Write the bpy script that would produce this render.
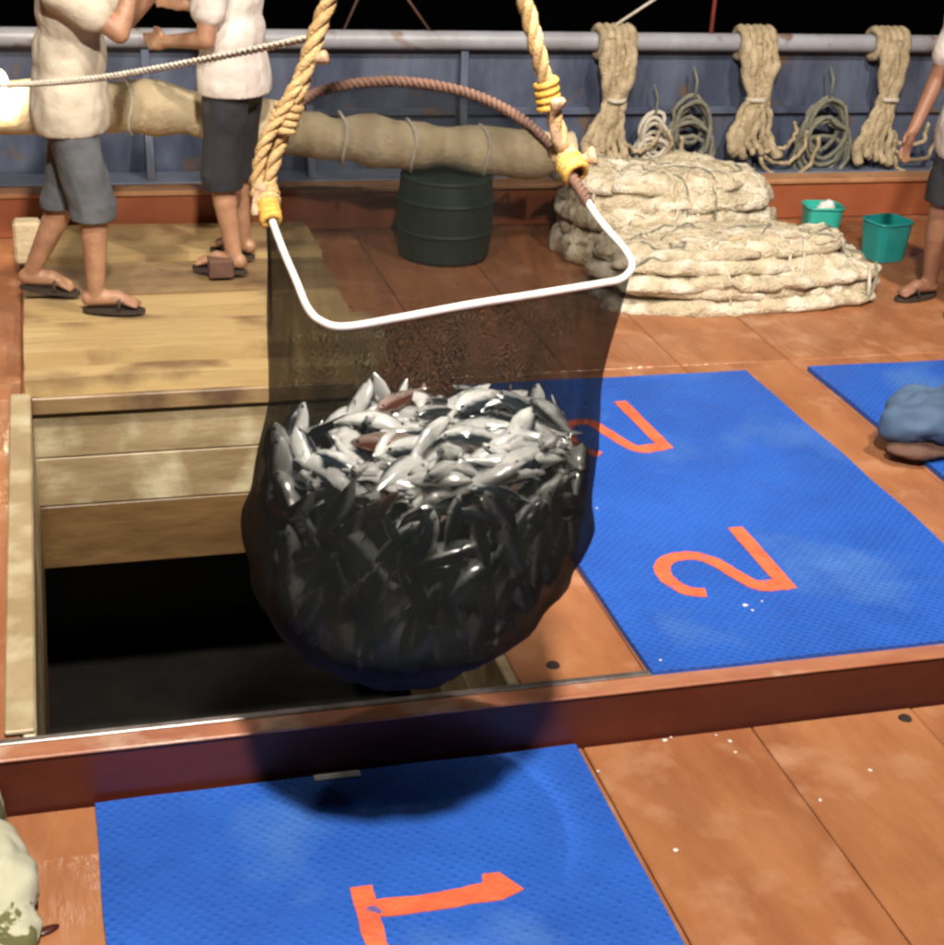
import bpy, bmesh, math, random
from math import sin, cos, pi, radians
from mathutils import Vector, Matrix, noise
from mathutils.bvhtree import BVHTree

random.seed(7)
scene = bpy.context.scene
for o in list(bpy.data.objects):
    bpy.data.objects.remove(o)
COL = scene.collection

# ------------------------------------------------------------------ camera
F, PITCH, ROLL, YAW, H = 1500.0, radians(25.37), radians(3.28), radians(16.51), 2.4
FW = Vector((sin(YAW)*cos(PITCH), cos(YAW)*cos(PITCH), -sin(PITCH)))
RT = Vector((cos(YAW), -sin(YAW), 0))
DN = FW.cross(RT)
cam_d = bpy.data.cameras.new('camera')
cam = bpy.data.objects.new('camera', cam_d); COL.objects.link(cam)
rc = RT*cos(ROLL) - DN*sin(ROLL)
uc = -(RT*sin(ROLL) + DN*cos(ROLL))
M = Matrix((rc, uc, -FW)).transposed().to_4x4(); M.translation = (0, 0, H)
cam.matrix_world = M
cam_d.sensor_fit = 'HORIZONTAL'; cam_d.sensor_width = 36; cam_d.lens = 36*F/944
cam_d.clip_start = 0.05; cam_d.clip_end = 5000
scene.camera = cam

def ray(u, v):
    x, y = u-472, v-472
    return FW*F + RT*(cos(ROLL)*x + sin(ROLL)*y) + DN*(-sin(ROLL)*x + cos(ROLL)*y)
def PZ(u, v, z):            # photo pixel -> point on a level surface
    k = ray(u, v); return Vector((0, 0, H)) + k*((z-H)/k.z)
def PY(u, v, y):            # photo pixel -> point on an upright plane across the boat
    k = ray(u, v); return Vector((0, 0, H)) + k*(y/k.y)
def PP(u, v, p0, n):        # photo pixel -> point on any plane
    k = ray(u, v); c = Vector((0, 0, H)); return c + k*((p0-c).dot(n)/k.dot(n))

# ------------------------------------------------------------------ night sky, moonlight, exposure
w = bpy.data.worlds.new('World'); scene.world = w; w.use_nodes = True
nt = w.node_tree; bg = nt.nodes['Background']
sky = nt.nodes.new('ShaderNodeTexSky'); sky.sky_type = 'NISHITA'; sky.sun_disc = False
sky.sun_elevation = radians(-3.5); sky.sun_rotation = radians(200)
nt.links.new(sky.outputs[0], bg.inputs[0]); bg.inputs[1].default_value = 0.15
sd = bpy.data.lights.new('moon', 'SUN'); sd.energy = 0.03; sd.angle = radians(0.5)
so = bpy.data.objects.new('moon', sd); COL.objects.link(so); so.rotation_euler = (radians(35), 0, radians(20))
vs = scene.view_settings
vs.view_transform = 'Standard'; vs.look = 'None'; vs.exposure = 0.5; vs.gamma = 1; vs.use_curve_mapping = False
scene.render.engine = 'CYCLES'
scene.cycles.filter_width = 2.8

# ------------------------------------------------------------------ materials
def mat(name, col, col2=None, rough=0.6, metal=0.0, scale=6, detail=6, bump=0.0, bscale=60, lo=.35, hi=.65,
        spec=0.5, rough2=None, stretch=(1, 1, 1), coat=0.0, third=None, tscale=2, tlo=.55, thi=.62):
    m = bpy.data.materials.new(name); m.use_nodes = True
    n = m.node_tree; b = n.nodes['Principled BSDF']; L = n.links.new
    b.inputs['Metallic'].default_value = metal; b.inputs['Roughness'].default_value = rough
    b.inputs['Specular IOR Level'].default_value = spec; b.inputs['Coat Weight'].default_value = coat
    tc = n.nodes.new('ShaderNodeTexCoord'); mp = n.nodes.new('ShaderNodeMapping'); mp.inputs['Scale'].default_value = stretch
    oi = n.nodes.new('ShaderNodeObjectInfo'); ad = n.nodes.new('ShaderNodeVectorMath'); ad.operation = 'MULTIPLY_ADD'
    ad.inputs[1].default_value = (37, 19, 23)
    L(oi.outputs['Random'], ad.inputs[0]); L(tc.outputs['Object'], ad.inputs[2]); L(ad.outputs[0], mp.inputs[0])
    ns = n.nodes.new('ShaderNodeTexNoise'); ns.inputs['Scale'].default_value = scale; ns.inputs['Detail'].default_value = detail
    ns.inputs['Roughness'].default_value = .62
    L(mp.outputs[0], ns.inputs[0])
    mr = n.nodes.new('ShaderNodeMapRange'); mr.inputs[1].default_value = lo; mr.inputs[2].default_value = hi
    L(ns.outputs[0], mr.inputs[0])
    mx = n.nodes.new('ShaderNodeMix'); mx.data_type = 'RGBA'
    mx.inputs[6].default_value = (*col, 1); mx.inputs[7].default_value = (*(col2 or col), 1)
    L(mr.outputs[0], mx.inputs[0]); out = mx.outputs[2]
    if third:
        n3 = n.nodes.new('ShaderNodeTexNoise'); n3.inputs['Scale'].default_value = tscale; n3.inputs['Detail'].default_value = 5
        L(ad.outputs[0], n3.inputs[0])
        m3 = n.nodes.new('ShaderNodeMapRange'); m3.inputs[1].default_value = tlo; m3.inputs[2].default_value = thi
        L(n3.outputs[0], m3.inputs[0])
        x3 = n.nodes.new('ShaderNodeMix'); x3.data_type = 'RGBA'; L(m3.outputs[0], x3.inputs[0])
        L(out, x3.inputs[6]); x3.inputs[7].default_value = (*third, 1); out = x3.outputs[2]
    L(out, b.inputs['Base Color'])
    if rough2 is not None:
        n2 = n.nodes.new('ShaderNodeTexNoise'); n2.inputs['Scale'].default_value = 2.3; n2.inputs['Detail'].default_value = 5
        L(ad.outputs[0], n2.inputs[0])
        r2 = n.nodes.new('ShaderNodeMapRange'); r2.inputs[1].default_value = .4; r2.inputs[2].default_value = .6
        r2.inputs[3].default_value = rough; r2.inputs[4].default_value = rough2
        L(n2.outputs[0], r2.inputs[0]); L(r2.outputs[0], b.inputs['Roughness'])
    if bump:
        nb = n.nodes.new('ShaderNodeTexNoise'); nb.inputs['Scale'].default_value = bscale; nb.inputs['Detail'].default_value = 4
        L(mp.outputs[0], nb.inputs[0])
        bp = n.nodes.new('ShaderNodeBump'); bp.inputs['Strength'].default_value = bump; bp.inputs['Distance'].default_value = .02
        L(nb.outputs[0], bp.inputs['Height']); L(bp.outputs[0], b.inputs['Normal'])
    return m

def emit(name, col, s):
    m = bpy.data.materials.new(name); m.use_nodes = True
    b = m.node_tree.nodes['Principled BSDF']
    b.inputs['Emission Color'].default_value = (*col, 1); b.inputs['Emission Strength'].default_value = s
    return m

MT = {}
MT['deck'] = mat('deck_paint', (.37, .155, .066), (.27, .10, .043), rough=.55, rough2=.16, scale=5, detail=12, bump=.22, bscale=34,
                 stretch=(1, .3, 1), third=(.42, .21, .115), tscale=6.5, tlo=.54, thi=.74)
MT['deck_base'] = mat('deck_groove', (.15, .055, .03), rough=.7)
MT['coaming'] = mat('coaming_paint', (.085, .016, .009), (.055, .011, .007), rough=.5, rough2=.3, scale=5, bump=.15, bscale=18, stretch=(.3, 1, 1))
MT['capping'] = mat('worn_coaming_edge', (.40, .17, .09), (.30, .10, .055), rough=.5, rough2=.3, scale=9, bump=.2, bscale=40,
                    third=(.5, .33, .24), tscale=5, tlo=.55, thi=.7, stretch=(.4, 1, 1))
MT['sill'] = mat('sill_paint', (.34, .10, .04), (.26, .07, .03), rough=.5, scale=4, bump=.1, bscale=20)
MT['silltop'] = mat('sill_worn_top', (.48, .26, .13), (.38, .17, .08), rough=.55, scale=6, bump=.1)
MT['edge_metal'] = mat('grey_edge_strip', (.30, .27, .26), (.18, .15, .14), rough=.35, metal=.6, scale=20)
MT['tanwood'] = mat('wet_tan_board', (.50, .36, .17), (.36, .24, .11), rough=.5, rough2=.28, scale=3, bump=.25, bscale=18, stretch=(.25, 2.2, 1),
                    third=(.17, .10, .05), tscale=2.6, tlo=.52, thi=.66)
MT['tandark'] = mat('dark_tan_board', (.33, .22, .11), (.21, .135, .065), rough=.4, rough2=.22, scale=3, bump=.25, bscale=18, stretch=(.25, 2.2, 1),
                    third=(.12, .07, .04), tscale=2.6, tlo=.5, thi=.64)  # darker tone of the tan board colours
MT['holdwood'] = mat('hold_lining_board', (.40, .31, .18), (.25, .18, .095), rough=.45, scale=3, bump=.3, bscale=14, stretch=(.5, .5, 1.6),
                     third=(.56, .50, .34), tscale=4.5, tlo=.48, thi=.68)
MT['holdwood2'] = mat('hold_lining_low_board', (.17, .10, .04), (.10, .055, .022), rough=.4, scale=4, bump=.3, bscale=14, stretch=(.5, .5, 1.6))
MT['dark'] = mat('hold_painted_darkness', (.012, .011, .010), (.02, .018, .016), rough=.6)  # near-black colour stands in for the shade deep in the hold
MT['steel'] = mat('steel_rim', (.86, .85, .83), (.75, .73, .70), rough=.3, metal=.25, scale=30)
MT['rope'] = mat('tan_rope', (.60, .42, .20), (.44, .28, .12), rough=.85, scale=30, bump=.5, bscale=220)
MT['rope_pale'] = mat('pale_rope', (.70, .65, .56), (.56, .50, .41), rough=.9, scale=30, bump=.5, bscale=200)
MT['yellow'] = mat('yellow_twine', (.70, .42, .08), (.55, .30, .05), rough=.6, scale=30, bump=.4, bscale=200)
MT['rag'] = mat('tan_rag', (.50, .34, .22), (.38, .24, .15), rough=.95, scale=14, bump=.5, bscale=60)
MT['hank'] = mat('tan_hank_rope', (.62, .50, .33), (.36, .28, .17), rough=.95, scale=14, bump=.8, bscale=90)
MT['hank_grey'] = mat('grey_green_rope', (.30, .29, .22), (.17, .17, .14), rough=.95, scale=14, bump=.8, bscale=110)
MT['net'] = mat('cream_netting', (.66, .57, .41), (.46, .38, .26), rough=.95, scale=16, bump=1.0, bscale=75, third=(.74, .68, .56), tscale=7,
                tlo=.5, thi=.62)
MT['netroll'] = mat('cream_roll', (.60, .50, .33), (.47, .37, .23), rough=.9, scale=7, bump=.5, bscale=40)
MT['bulwark'] = mat('bulwark_paint', (.115, .14, .205), (.05, .062, .105), rough=.5, rough2=.28, scale=3, detail=10, bump=.3, bscale=7, stretch=(1.6, 1, .6),
                    third=(.15, .10, .07), tscale=5, tlo=.60, thi=.70)
MT['rail'] = mat('rail_paint', (.36, .37, .42), (.27, .27, .30), rough=.4, scale=4, third=(.20, .13, .09), tscale=6, tlo=.6, thi=.68)
MT['ledge'] = mat('ledge_paint', (.17, .20, .28), (.12, .14, .20), rough=.45, scale=5)
MT['red'] = mat('red_paint', (.36, .07, .05), (.28, .05, .04), rough=.5)
MT['teal'] = mat('teal_plastic', (.04, .46, .38), (.03, .36, .30), rough=.35, scale=5)
MT['teal2'] = mat('deep_teal_plastic', (.02, .34, .33), (.016, .27, .27), rough=.3, scale=5)
MT['green'] = mat('dark_green_plastic', (.018, .032, .026), (.012, .022, .018), rough=.6)
MT['white'] = mat('white_scrap', (.75, .75, .72), (.6, .6, .58), rough=.4, scale=30)
MT['skin'] = mat('skin', (.42, .235, .14), (.29, .145, .085), rough=.5, scale=11, bump=.15, bscale=90, third=(.22, .11, .075), tscale=9, tlo=.58, thi=.75)
MT['skin_tan'] = mat('tanned_skin', (.28, .14, .085), (.22, .10, .06), rough=.5, scale=9)
MT['hair'] = mat('black_hair', (.012, .010, .009), (.03, .025, .02), rough=.5, scale=40, bump=.6, bscale=120)
MT['eye'] = mat('eye', (.6, .58, .55), rough=.2)
MT['beige'] = mat('beige_shirt', (.54, .48, .38), (.42, .37, .30), rough=.95, scale=4, bump=.5, bscale=16, third=(.34, .30, .24), tscale=7, tlo=.55, thi=.75)
MT['shirtwhite'] = mat('white_shirt', (.66, .61, .57), (.52, .46, .43), rough=.95, scale=4, bump=.5, bscale=16, third=(.44, .37, .34), tscale=6, tlo=.56, thi=.75)
MT['shorts'] = mat('grey_blue_shorts', (.115, .125, .14), (.07, .078, .09), rough=.9, scale=6, bump=.4, bscale=14)
MT['black'] = mat('black_shorts', (.018, .019, .026), (.012, .012, .016), rough=.85, scale=6, bump=.4, bscale=14)
MT['sandal'] = mat('dark_sandal', (.05, .035, .028), (.035, .025, .02), rough=.6)
MT['boot'] = mat('blue_grey_cloth', (.07, .125, .22), (.045, .085, .155), rough=.8, scale=5, bump=.5, bscale=12)
MT['brown'] = mat('brown_cloth', (.13, .065, .045), (.09, .045, .03), rough=.8, scale=8, bump=.4, bscale=20)
MT['housing'] = mat('lamp_housing', (.10, .10, .10), (.07, .07, .07), rough=.4, metal=.4)
MT['galv'] = mat('mast_paint', (.32, .32, .33), (.25, .24, .24), rough=.5, scale=3)
MT['lens'] = emit('lit_lamp_lens', (1.0, .93, .82), 12)
MT['worklens'] = emit('lit_work_lamp_lens', (1.0, .86, .55), 30)
MT['numeral'] = mat('orange_number_paint', (.80, .155, .06), (.60, .10, .045), rough=.55, scale=14, bump=.3, bscale=60, third=(.10, .10, .30), tscale=16, tlo=.64, thi=.70)
MT['hole'] = mat('dark_plug', (.02, .012, .01), rough=.7)
MT['camo'] = mat('cream_olive_cloth', (.50, .50, .38), (.42, .42, .30), rough=.9, scale=5, bump=.5, bscale=14, third=(.12, .12, .045), tscale=6.5, tlo=.52, thi=.535)

def mat_rubber():
    m = mat('blue_rubber_mat', (.014, .100, .49), (.010, .075, .39), rough=.34, rough2=.20, scale=2.6, third=(.05, .15, .46), tscale=2.1, tlo=.57, thi=.75)
    n = m.node_tree; L = n.links.new; b = n.nodes['Principled BSDF']
    tc = n.nodes.new('ShaderNodeTexCoord'); mp = n.nodes.new('ShaderNodeMapping'); mp.inputs['Rotation'].default_value = (0, 0, radians(45))
    L(tc.outputs['Object'], mp.inputs[0])
    vo = n.nodes.new('ShaderNodeTexVoronoi'); vo.inputs['Scale'].default_value = 44; vo.inputs['Randomness'].default_value = .12
    L(mp.outputs[0], vo.inputs[0])
    mr = n.nodes.new('ShaderNodeMapRange'); mr.inputs[1].default_value = .15; mr.inputs[2].default_value = .5; mr.inputs[3].default_value = 1; mr.inputs[4].default_value = 0
    L(vo.outputs['Distance'], mr.inputs[0])
    ns = n.nodes.new('ShaderNodeTexNoise'); ns.inputs['Scale'].default_value = 5; L(tc.outputs['Object'], ns.inputs[0])
    bp = n.nodes.new('ShaderNodeBump'); bp.inputs['Strength'].default_value = .5; bp.inputs['Distance'].default_value = .006
    b2 = n.nodes.new('ShaderNodeBump'); b2.inputs['Strength'].default_value = .25; b2.inputs['Distance'].default_value = .05
    L(mr.outputs[0], bp.inputs['Height']); L(ns.outputs[0], b2.inputs['Height']); L(b2.outputs[0], bp.inputs['Normal'])
    L(bp.outputs[0], b.inputs['Normal'])
    rr_ = n.nodes.new('ShaderNodeMapRange'); rr_.inputs[1].default_value = .25; rr_.inputs[2].default_value = .6; rr_.inputs[3].default_value = .62; rr_.inputs[4].default_value = .13
    L(mr.outputs[0], rr_.inputs[0]); L(rr_.outputs[0], b.inputs['Roughness'])
    return m
MT['rubber'] = mat_rubber()

def mat_netbag():
    m = mat('black_fine_net', (.006, .008, .008), (.010, .012, .011), rough=.7, spec=.06, scale=8)
    n = m.node_tree; L = n.links.new; b = n.nodes['Principled BSDF']
    uv = n.nodes.new('ShaderNodeUVMap'); sp = n.nodes.new('ShaderNodeSeparateXYZ'); 
    tcn = n.nodes.new('ShaderNodeTexCoord'); nn = n.nodes.new('ShaderNodeTexNoise'); nn.inputs['Scale'].default_value = 14; nn.inputs['Detail'].default_value = 3
    L(tcn.outputs['Object'], nn.inputs[0])
    wa = n.nodes.new('ShaderNodeVectorMath'); wa.operation = 'MULTIPLY_ADD'; wa.inputs[1].default_value = (.012, .016, 0)
    L(nn.outputs['Color'], wa.inputs[0]); L(uv.outputs[0], wa.inputs[2]); L(wa.outputs[0], sp.inputs[0])
    dens = n.nodes.new('ShaderNodeMapRange')      # weave closes lower down, put in to darken the front fish
    for i_, v_ in ((1, .33), (2, .45), (3, .42), (4, .57)): dens.inputs[i_].default_value = v_
    L(sp.outputs[1], dens.inputs[0])
    pn = n.nodes.new('ShaderNodeTexNoise'); pn.inputs['Scale'].default_value = 9; pn.inputs['Detail'].default_value = 6
    pm = n.nodes.new('ShaderNodeMapping'); pm.inputs['Scale'].default_value = (2.2, 2.2, .5); L(tcn.outputs['Object'], pm.inputs[0]); L(pm.outputs[0], pn.inputs[0])
    pd = n.nodes.new('ShaderNodeMath'); pd.operation = 'MULTIPLY_ADD'; pd.inputs[1].default_value = .34; L(pn.outputs[0], pd.inputs[0])
    ps = n.nodes.new('ShaderNodeMath'); ps.operation = 'SUBTRACT'; ps.inputs[1].default_value = .17; L(dens.outputs[0], ps.inputs[0]); L(ps.outputs[0], pd.inputs[2]); dens = pd
    outs = []
    for ax, cells in ((0, 1200), (1, 860)):
        mu = n.nodes.new('ShaderNodeMath'); mu.operation = 'MULTIPLY'; mu.inputs[1].default_value = cells; L(sp.outputs[ax], mu.inputs[0])
        fr = n.nodes.new('ShaderNodeMath'); fr.operation = 'FRACT'; L(mu.outputs[0], fr.inputs[0])
        lt = n.nodes.new('ShaderNodeMath'); lt.operation = 'LESS_THAN'; L(dens.outputs[0], lt.inputs[1]); L(fr.outputs[0], lt.inputs[0])
        outs.append(lt.outputs[0])
    mxm = n.nodes.new('ShaderNodeMath'); mxm.operation = 'MAXIMUM'; L(outs[0], mxm.inputs[0]); L(outs[1], mxm.inputs[1])
    L(mxm.outputs[0], b.inputs['Alpha'])
    return m
MT['netbag'] = mat_netbag()

def mat_fish(name, back, belly):
    m = bpy.data.materials.new(name); m.use_nodes = True
    n = m.node_tree; b = n.nodes['Principled BSDF']; L = n.links.new
    tc = n.nodes.new('ShaderNodeTexCoord'); sp = n.nodes.new('ShaderNodeSeparateXYZ'); L(tc.outputs['Generated'], sp.inputs[0])
    ns = n.nodes.new('ShaderNodeTexNoise'); ns.inputs['Scale'].default_value = 9; L(tc.outputs['Generated'], ns.inputs[0])
    ad = n.nodes.new('ShaderNodeMath'); ad.operation = 'MULTIPLY_ADD'; ad.inputs[1].default_value = .2; L(ns.outputs[0], ad.inputs[0]); L(sp.outputs[2], ad.inputs[2])
    cr = n.nodes.new('ShaderNodeValToRGB'); L(ad.outputs[0], cr.inputs[0])
    cr.color_ramp.elements[0].position = .58; cr.color_ramp.elements[0].color = (*belly, 1)
    cr.color_ramp.elements[1].position = .80; cr.color_ramp.elements[1].color = (*back, 1)
    L(cr.outputs[0], b.inputs['Base Color'])
    b.inputs['Metallic'].default_value = .25; b.inputs['Roughness'].default_value = .17
    b.inputs['Coat Weight'].default_value = 1.0; b.inputs['Coat Roughness'].default_value = .08
    return m
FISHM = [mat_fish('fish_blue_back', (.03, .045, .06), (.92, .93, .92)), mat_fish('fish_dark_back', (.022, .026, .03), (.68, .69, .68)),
         mat_fish('fish_reddish', (.11, .035, .022), (.40, .30, .26))]

def mat_sea():
    m = mat('night_sea', (.010, .009, .009), rough=.5, spec=.08, bump=.5, bscale=.8)
    return m
MT['sea'] = mat_sea()

# ------------------------------------------------------------------ helpers
def obj(name, me, m=None, parent=None, loc=None, smooth=False):
    if isinstance(me, bmesh.types.BMesh):
        d = bpy.data.meshes.new(name); bmesh.ops.recalc_face_normals(me, faces=me.faces); me.to_mesh(d); me.free(); me = d
    if m is not None and not me.materials: me.materials.append(m)
    if smooth:
        for p in me.polygons: p.use_smooth = True
    o = bpy.data.objects.new(name, me); COL.objects.link(o)
    if loc is not None: o.location = loc
    if parent is not None: o.parent = parent
    return o
def tag(o, label, cat, group=None):
    o['label'] = label; o['category'] = cat
    if group: o['group'] = group
    return o
def thing(name, label, cat, loc=(0, 0, 0), rz=0, group=None):
    o = bpy.data.objects.new(name, None); COL.objects.link(o); o.location = loc; o.rotation_euler = (0, 0, rz)
    o.empty_display_size = .1
    return tag(o, label, cat, group)
def struct(o, kind='structure'):
    o['kind'] = kind; return o

def box(bm, x0, x1, y0, y1, z0, z1, bev=0):
    r = bmesh.ops.create_cube(bm, size=1, matrix=Matrix.Translation(((x0+x1)/2, (y0+y1)/2, (z0+z1)/2)) @ Matrix.Diagonal((x1-x0, y1-y0, z1-z0, 1)))
    if bev:
        es = list({e for v in r['verts'] for e in v.link_edges})
        bmesh.ops.bevel(bm, geom=es, offset=bev, segments=1, affect='EDGES')
    return r
def boxm(*a, bev=0):
    bm = bmesh.new(); box(bm, *a, bev=bev); return bm

def catmull(pts, n=8, closed=False):
    pts = [Vector(p) for p in pts]; out = []; N = len(pts)
    rng = range(N) if closed else range(N-1)
    for i in rng:
        if closed: p0, p1, p2, p3 = pts[(i-1) % N], pts[i], pts[(i+1) % N], pts[(i+2) % N]
        else: p0, p1, p2, p3 = pts[max(i-1, 0)], pts[i], pts[i+1], pts[min(i+2, N-1)]
        for k in range(n):
            t = k/n
            out.append(.5*((2*p1)+(p2-p0)*t+(2*p0-5*p1+4*p2-p3)*t*t+(3*p1-p0-3*p2+p3)*t**3))
    if not closed: out.append(pts[-1])
    return out
def frames(pts, closed=False):
    fr = []; N = len(pts); nrm = None
    for i in range(N):
        a = pts[(i-1) % N] if closed or i > 0 else pts[0]; b = pts[(i+1) % N] if closed or i < N-1 else pts[-1]
        t = (b-a).normalized()
        if nrm is None: nrm = t.orthogonal().normalized()
        nrm = (nrm - t*nrm.dot(t)).normalized(); fr.append((t, nrm, t.cross(nrm)))
    return fr
def tube(bm, pts, r, sides=8, closed=False, flat=1.0):
    pts = [Vector(p) for p in pts]; fr = frames(pts, closed); rings = []
    for i, (p, (t, a, b)) in enumerate(zip(pts, fr)):
        rr = r(i/(max(1, len(pts)-1))) if callable(r) else r
        rings.append([bm.verts.new(p + a*cos(2*pi*k/sides)*rr + b*sin(2*pi*k/sides)*rr*flat) for k in range(sides)])
    n = len(rings)
    for i in range(n if closed else n-1):
        A, B = rings[i], rings[(i+1) % n]
        for k in range(sides): bm.faces.new((A[k], A[(k+1) % sides], B[(k+1) % sides], B[k]))
    if not closed: bm.faces.new(rings[0][::-1]); bm.faces.new(rings[-1])
def tubem(pts, r, sides=8, closed=False, flat=1.0):
    bm = bmesh.new(); tube(bm, pts, r, sides, closed, flat); return bm
def resample(pts, step):
    out = [pts[0].copy()]; acc = 0
    for a, b in zip(pts, pts[1:]):
        d = (b-a).length; 
        while acc + d >= step:
            k = (step-acc)/d; a = a.lerp(b, k); out.append(a.copy()); d = (b-a).length; acc = 0
        acc += d
    if (out[-1]-pts[-1]).length > step*.3: out.append(pts[-1].copy())
    return out
def ropem(pts, r, pitch=None, strands=3, step=None):
    """twisted three-strand rope as real geometry"""
    pitch = pitch or r*7; step = step or pitch/8
    P = resample([Vector(p) for p in pts], step); fr = frames(P); bm = bmesh.new()
    for s in range(strands):
        q = [p + (a*cos(2*pi*(i*step/pitch + s/strands)) + b*sin(2*pi*(i*step/pitch + s/strands)))*r*.52 for i, (p, (t, a, b)) in enumerate(zip(P, fr))]
        tube(bm, q, r*.56, 6)
    return bm

def ellipsoid(bm, c, rad, rot=None, seg=16):
    m = Matrix.Translation(c) @ (rot.to_4x4() if rot else Matrix.Identity(4)) @ Matrix.Diagonal((*rad, 1))
    bmesh.ops.create_uvsphere(bm, u_segments=seg, v_segments=seg//2+2, radius=1, matrix=m)
def capsule(bm, p0, r0, p1, r1, sides=14):
    p0, p1 = Vector(p0), Vector(p1); t = (p1-p0).normalized(); a = t.orthogonal().normalized(); b = t.cross(a); rings = []
    prof = [(p0 - t*r0*cos(x), r0*sin(x)) for x in (.25, .6, 1.0, 1.4)] + [(p1 + t*r1*sin(x), r1*cos(x)) for x in (.17, .57, .97, 1.32)]
    for c, r in prof: rings.append([bm.verts.new(c + a*cos(2*pi*k/sides)*r + b*sin(2*pi*k/sides)*r) for k in range(sides)])
    for A, B in zip(rings, rings[1:]):
        for k in range(sides): bm.faces.new((A[k], A[(k+1) % sides], B[(k+1) % sides], B[k]))
    bm.faces.new(rings[0][::-1]); bm.faces.new(rings[-1])
def remesh(bm, voxel, smooth=4, cuts=(), wob=0, wscale=6, seed=0, zs=1.0):
    """fuse overlapping closed shapes into ONE continuous surface"""
    bmesh.ops.recalc_face_normals(bm, faces=bm.faces)
    d = bpy.data.meshes.new('tmp'); bm.to_mesh(d); bm.free()
    o = bpy.data.objects.new('tmp', d); COL.objects.link(o)
    md = o.modifiers.new('r', 'REMESH'); md.mode = 'VOXEL'; md.voxel_size = voxel
    if smooth:
        ms = o.modifiers.new('s', 'SMOOTH'); ms.factor = .5; ms.iterations = smooth
    dg = bpy.context.evaluated_depsgraph_get(); dg.update()
    me = bpy.data.meshes.new_from_object(o.evaluated_get(dg))
    bpy.data.objects.remove(o); bpy.data.meshes.remove(d)
    b2 = bmesh.new(); b2.from_mesh(me); bpy.data.meshes.remove(me)
    if wob:
        b2.normal_update()
        for v in b2.verts:
            q = Vector((v.co.x, v.co.y, v.co.z*zs))*wscale + Vector((seed*7.1, seed*3.3, 0))
            v.co += v.normal*wob*(noise.noise(q) + .5*noise.noise(q*2.3))
    for co, no in cuts:      # clears what lies on the normal's side and closes the cut
        g = b2.verts[:]+b2.edges[:]+b2.faces[:]
        r = bmesh.ops.bisect_plane(b2, geom=g, plane_co=co, plane_no=no, clear_outer=True)
        es = [e for e in r['geom_cut'] if isinstance(e, bmesh.types.BMEdge)]
        bmesh.ops.holes_fill(b2, edges=es, sides=0)
    return b2

def nz(x, y=0, z=0): return noise.noise(Vector((x, y, z)))

# ================================================================== THE SETTING
HX0, HX1, HY0, HY1 = -.13, 1.09, 3.215, 5.38      # hatch opening
DZ = .16                                          # raised deck level
# sea
bm = bmesh.new(); bmesh.ops.create_grid(bm, x_segments=2, y_segments=2, size=2500)
struct(obj('sea', bm, MT['sea'], loc=(0, 0, -1.9)))
# hull plating below the deck
bm = bmesh.new()
box(bm, -5, 9, 8.24, 8.36, -2.2, .145); box(bm, -5, 9, -3.1, -3.0, -2.2, -.03)
box(bm, -5.1, -5, -3.1, 8.36, -2.2, -.03); box(bm, 9, 9.1, -3.1, 8.36, -2.2, -.03)
struct(obj('hull', bm, MT['bulwark']))

def plank_mesh(wd, ln, th, seed, bev=.004):
    bm = boxm(0, wd, 0, ln, -th, 0, bev=bev)
    return bm
# near (lower) deck
deck = struct(obj('deck', boxm(-5, 9, -3, 3.135, -.2, -.014), MT['deck_base']))
xs = [1.285 + .5*k for k in range(-12, 16)]
me_cache = {}
for i, x in enumerate(xs[:-1]):
    key = 'near'
    if key not in me_cache:
        b = plank_mesh(.4965, 6.12, .0135, 1); d = bpy.data.meshes.new('plank'); b.to_mesh(d); b.free(); d.materials.append(MT['deck']); me_cache[key] = d
    o = obj('plank', me_cache[key], parent=deck, loc=(x+.00175, -2.99, random.uniform(-.001, .001)))
# raised deck round the hatch
bm = bmesh.new()
box(bm, -5, HX0-.035, 3.215, 8.235, -.13, DZ-.014); box(bm, HX1+.035, 9, 3.215, 8.235, -.13, DZ-.014)
box(bm, HX0-.035, HX1+.035, HY1+.035, 8.235, -.13, DZ-.014)
rdeck = struct(obj('raised_deck', bm, MT['deck_base']))
def rplank(x0, x1, y0, y1):
    obj('plank', boxm(x0+.0018, x1-.0018, y0+.002, y1-.002, DZ-.0138, DZ+random.uniform(-.0008, .0008), bev=.004), MT['deck'], rdeck)
rx = [HX1+.035, 1.485] + [1.485+.5*k for k in range(1, 16)]
for a, b in zip(rx, rx[1:]):
    rplank(a, b, 3.22, 5.4); rplank(a, b, 5.4, 8.23)
lx = [HX0-.035-.45*k for k in range(0, 11)]
for b, a in zip(lx, lx[1:]):
    rplank(a, b, 3.22, 5.4); rplank(a, b, 5.4, 8.23)
for a, b in ((HX0-.035, .28), (.28, .68), (.68, HX1+.035)): rplank(a, b, HY1+.035, 8.23)
# step between the two decks
co = tag(obj('coaming_beam', boxm(-5, 9, 3.137, 3.205, -.1, .158, bev=.006), MT['coaming']), 'long dark red beam stepping up between the near deck and the hatch', 'beam')
obj('capping', boxm(-4.99, 8.99, 3.128, 3.19, .1585, .168, bev=.003), MT['capping'], co)
obj('edge_strip', boxm(-4.98, 8.98, 3.191, 3.213, .1585, .171, bev=.002), MT['edge_metal'], co)
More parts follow.
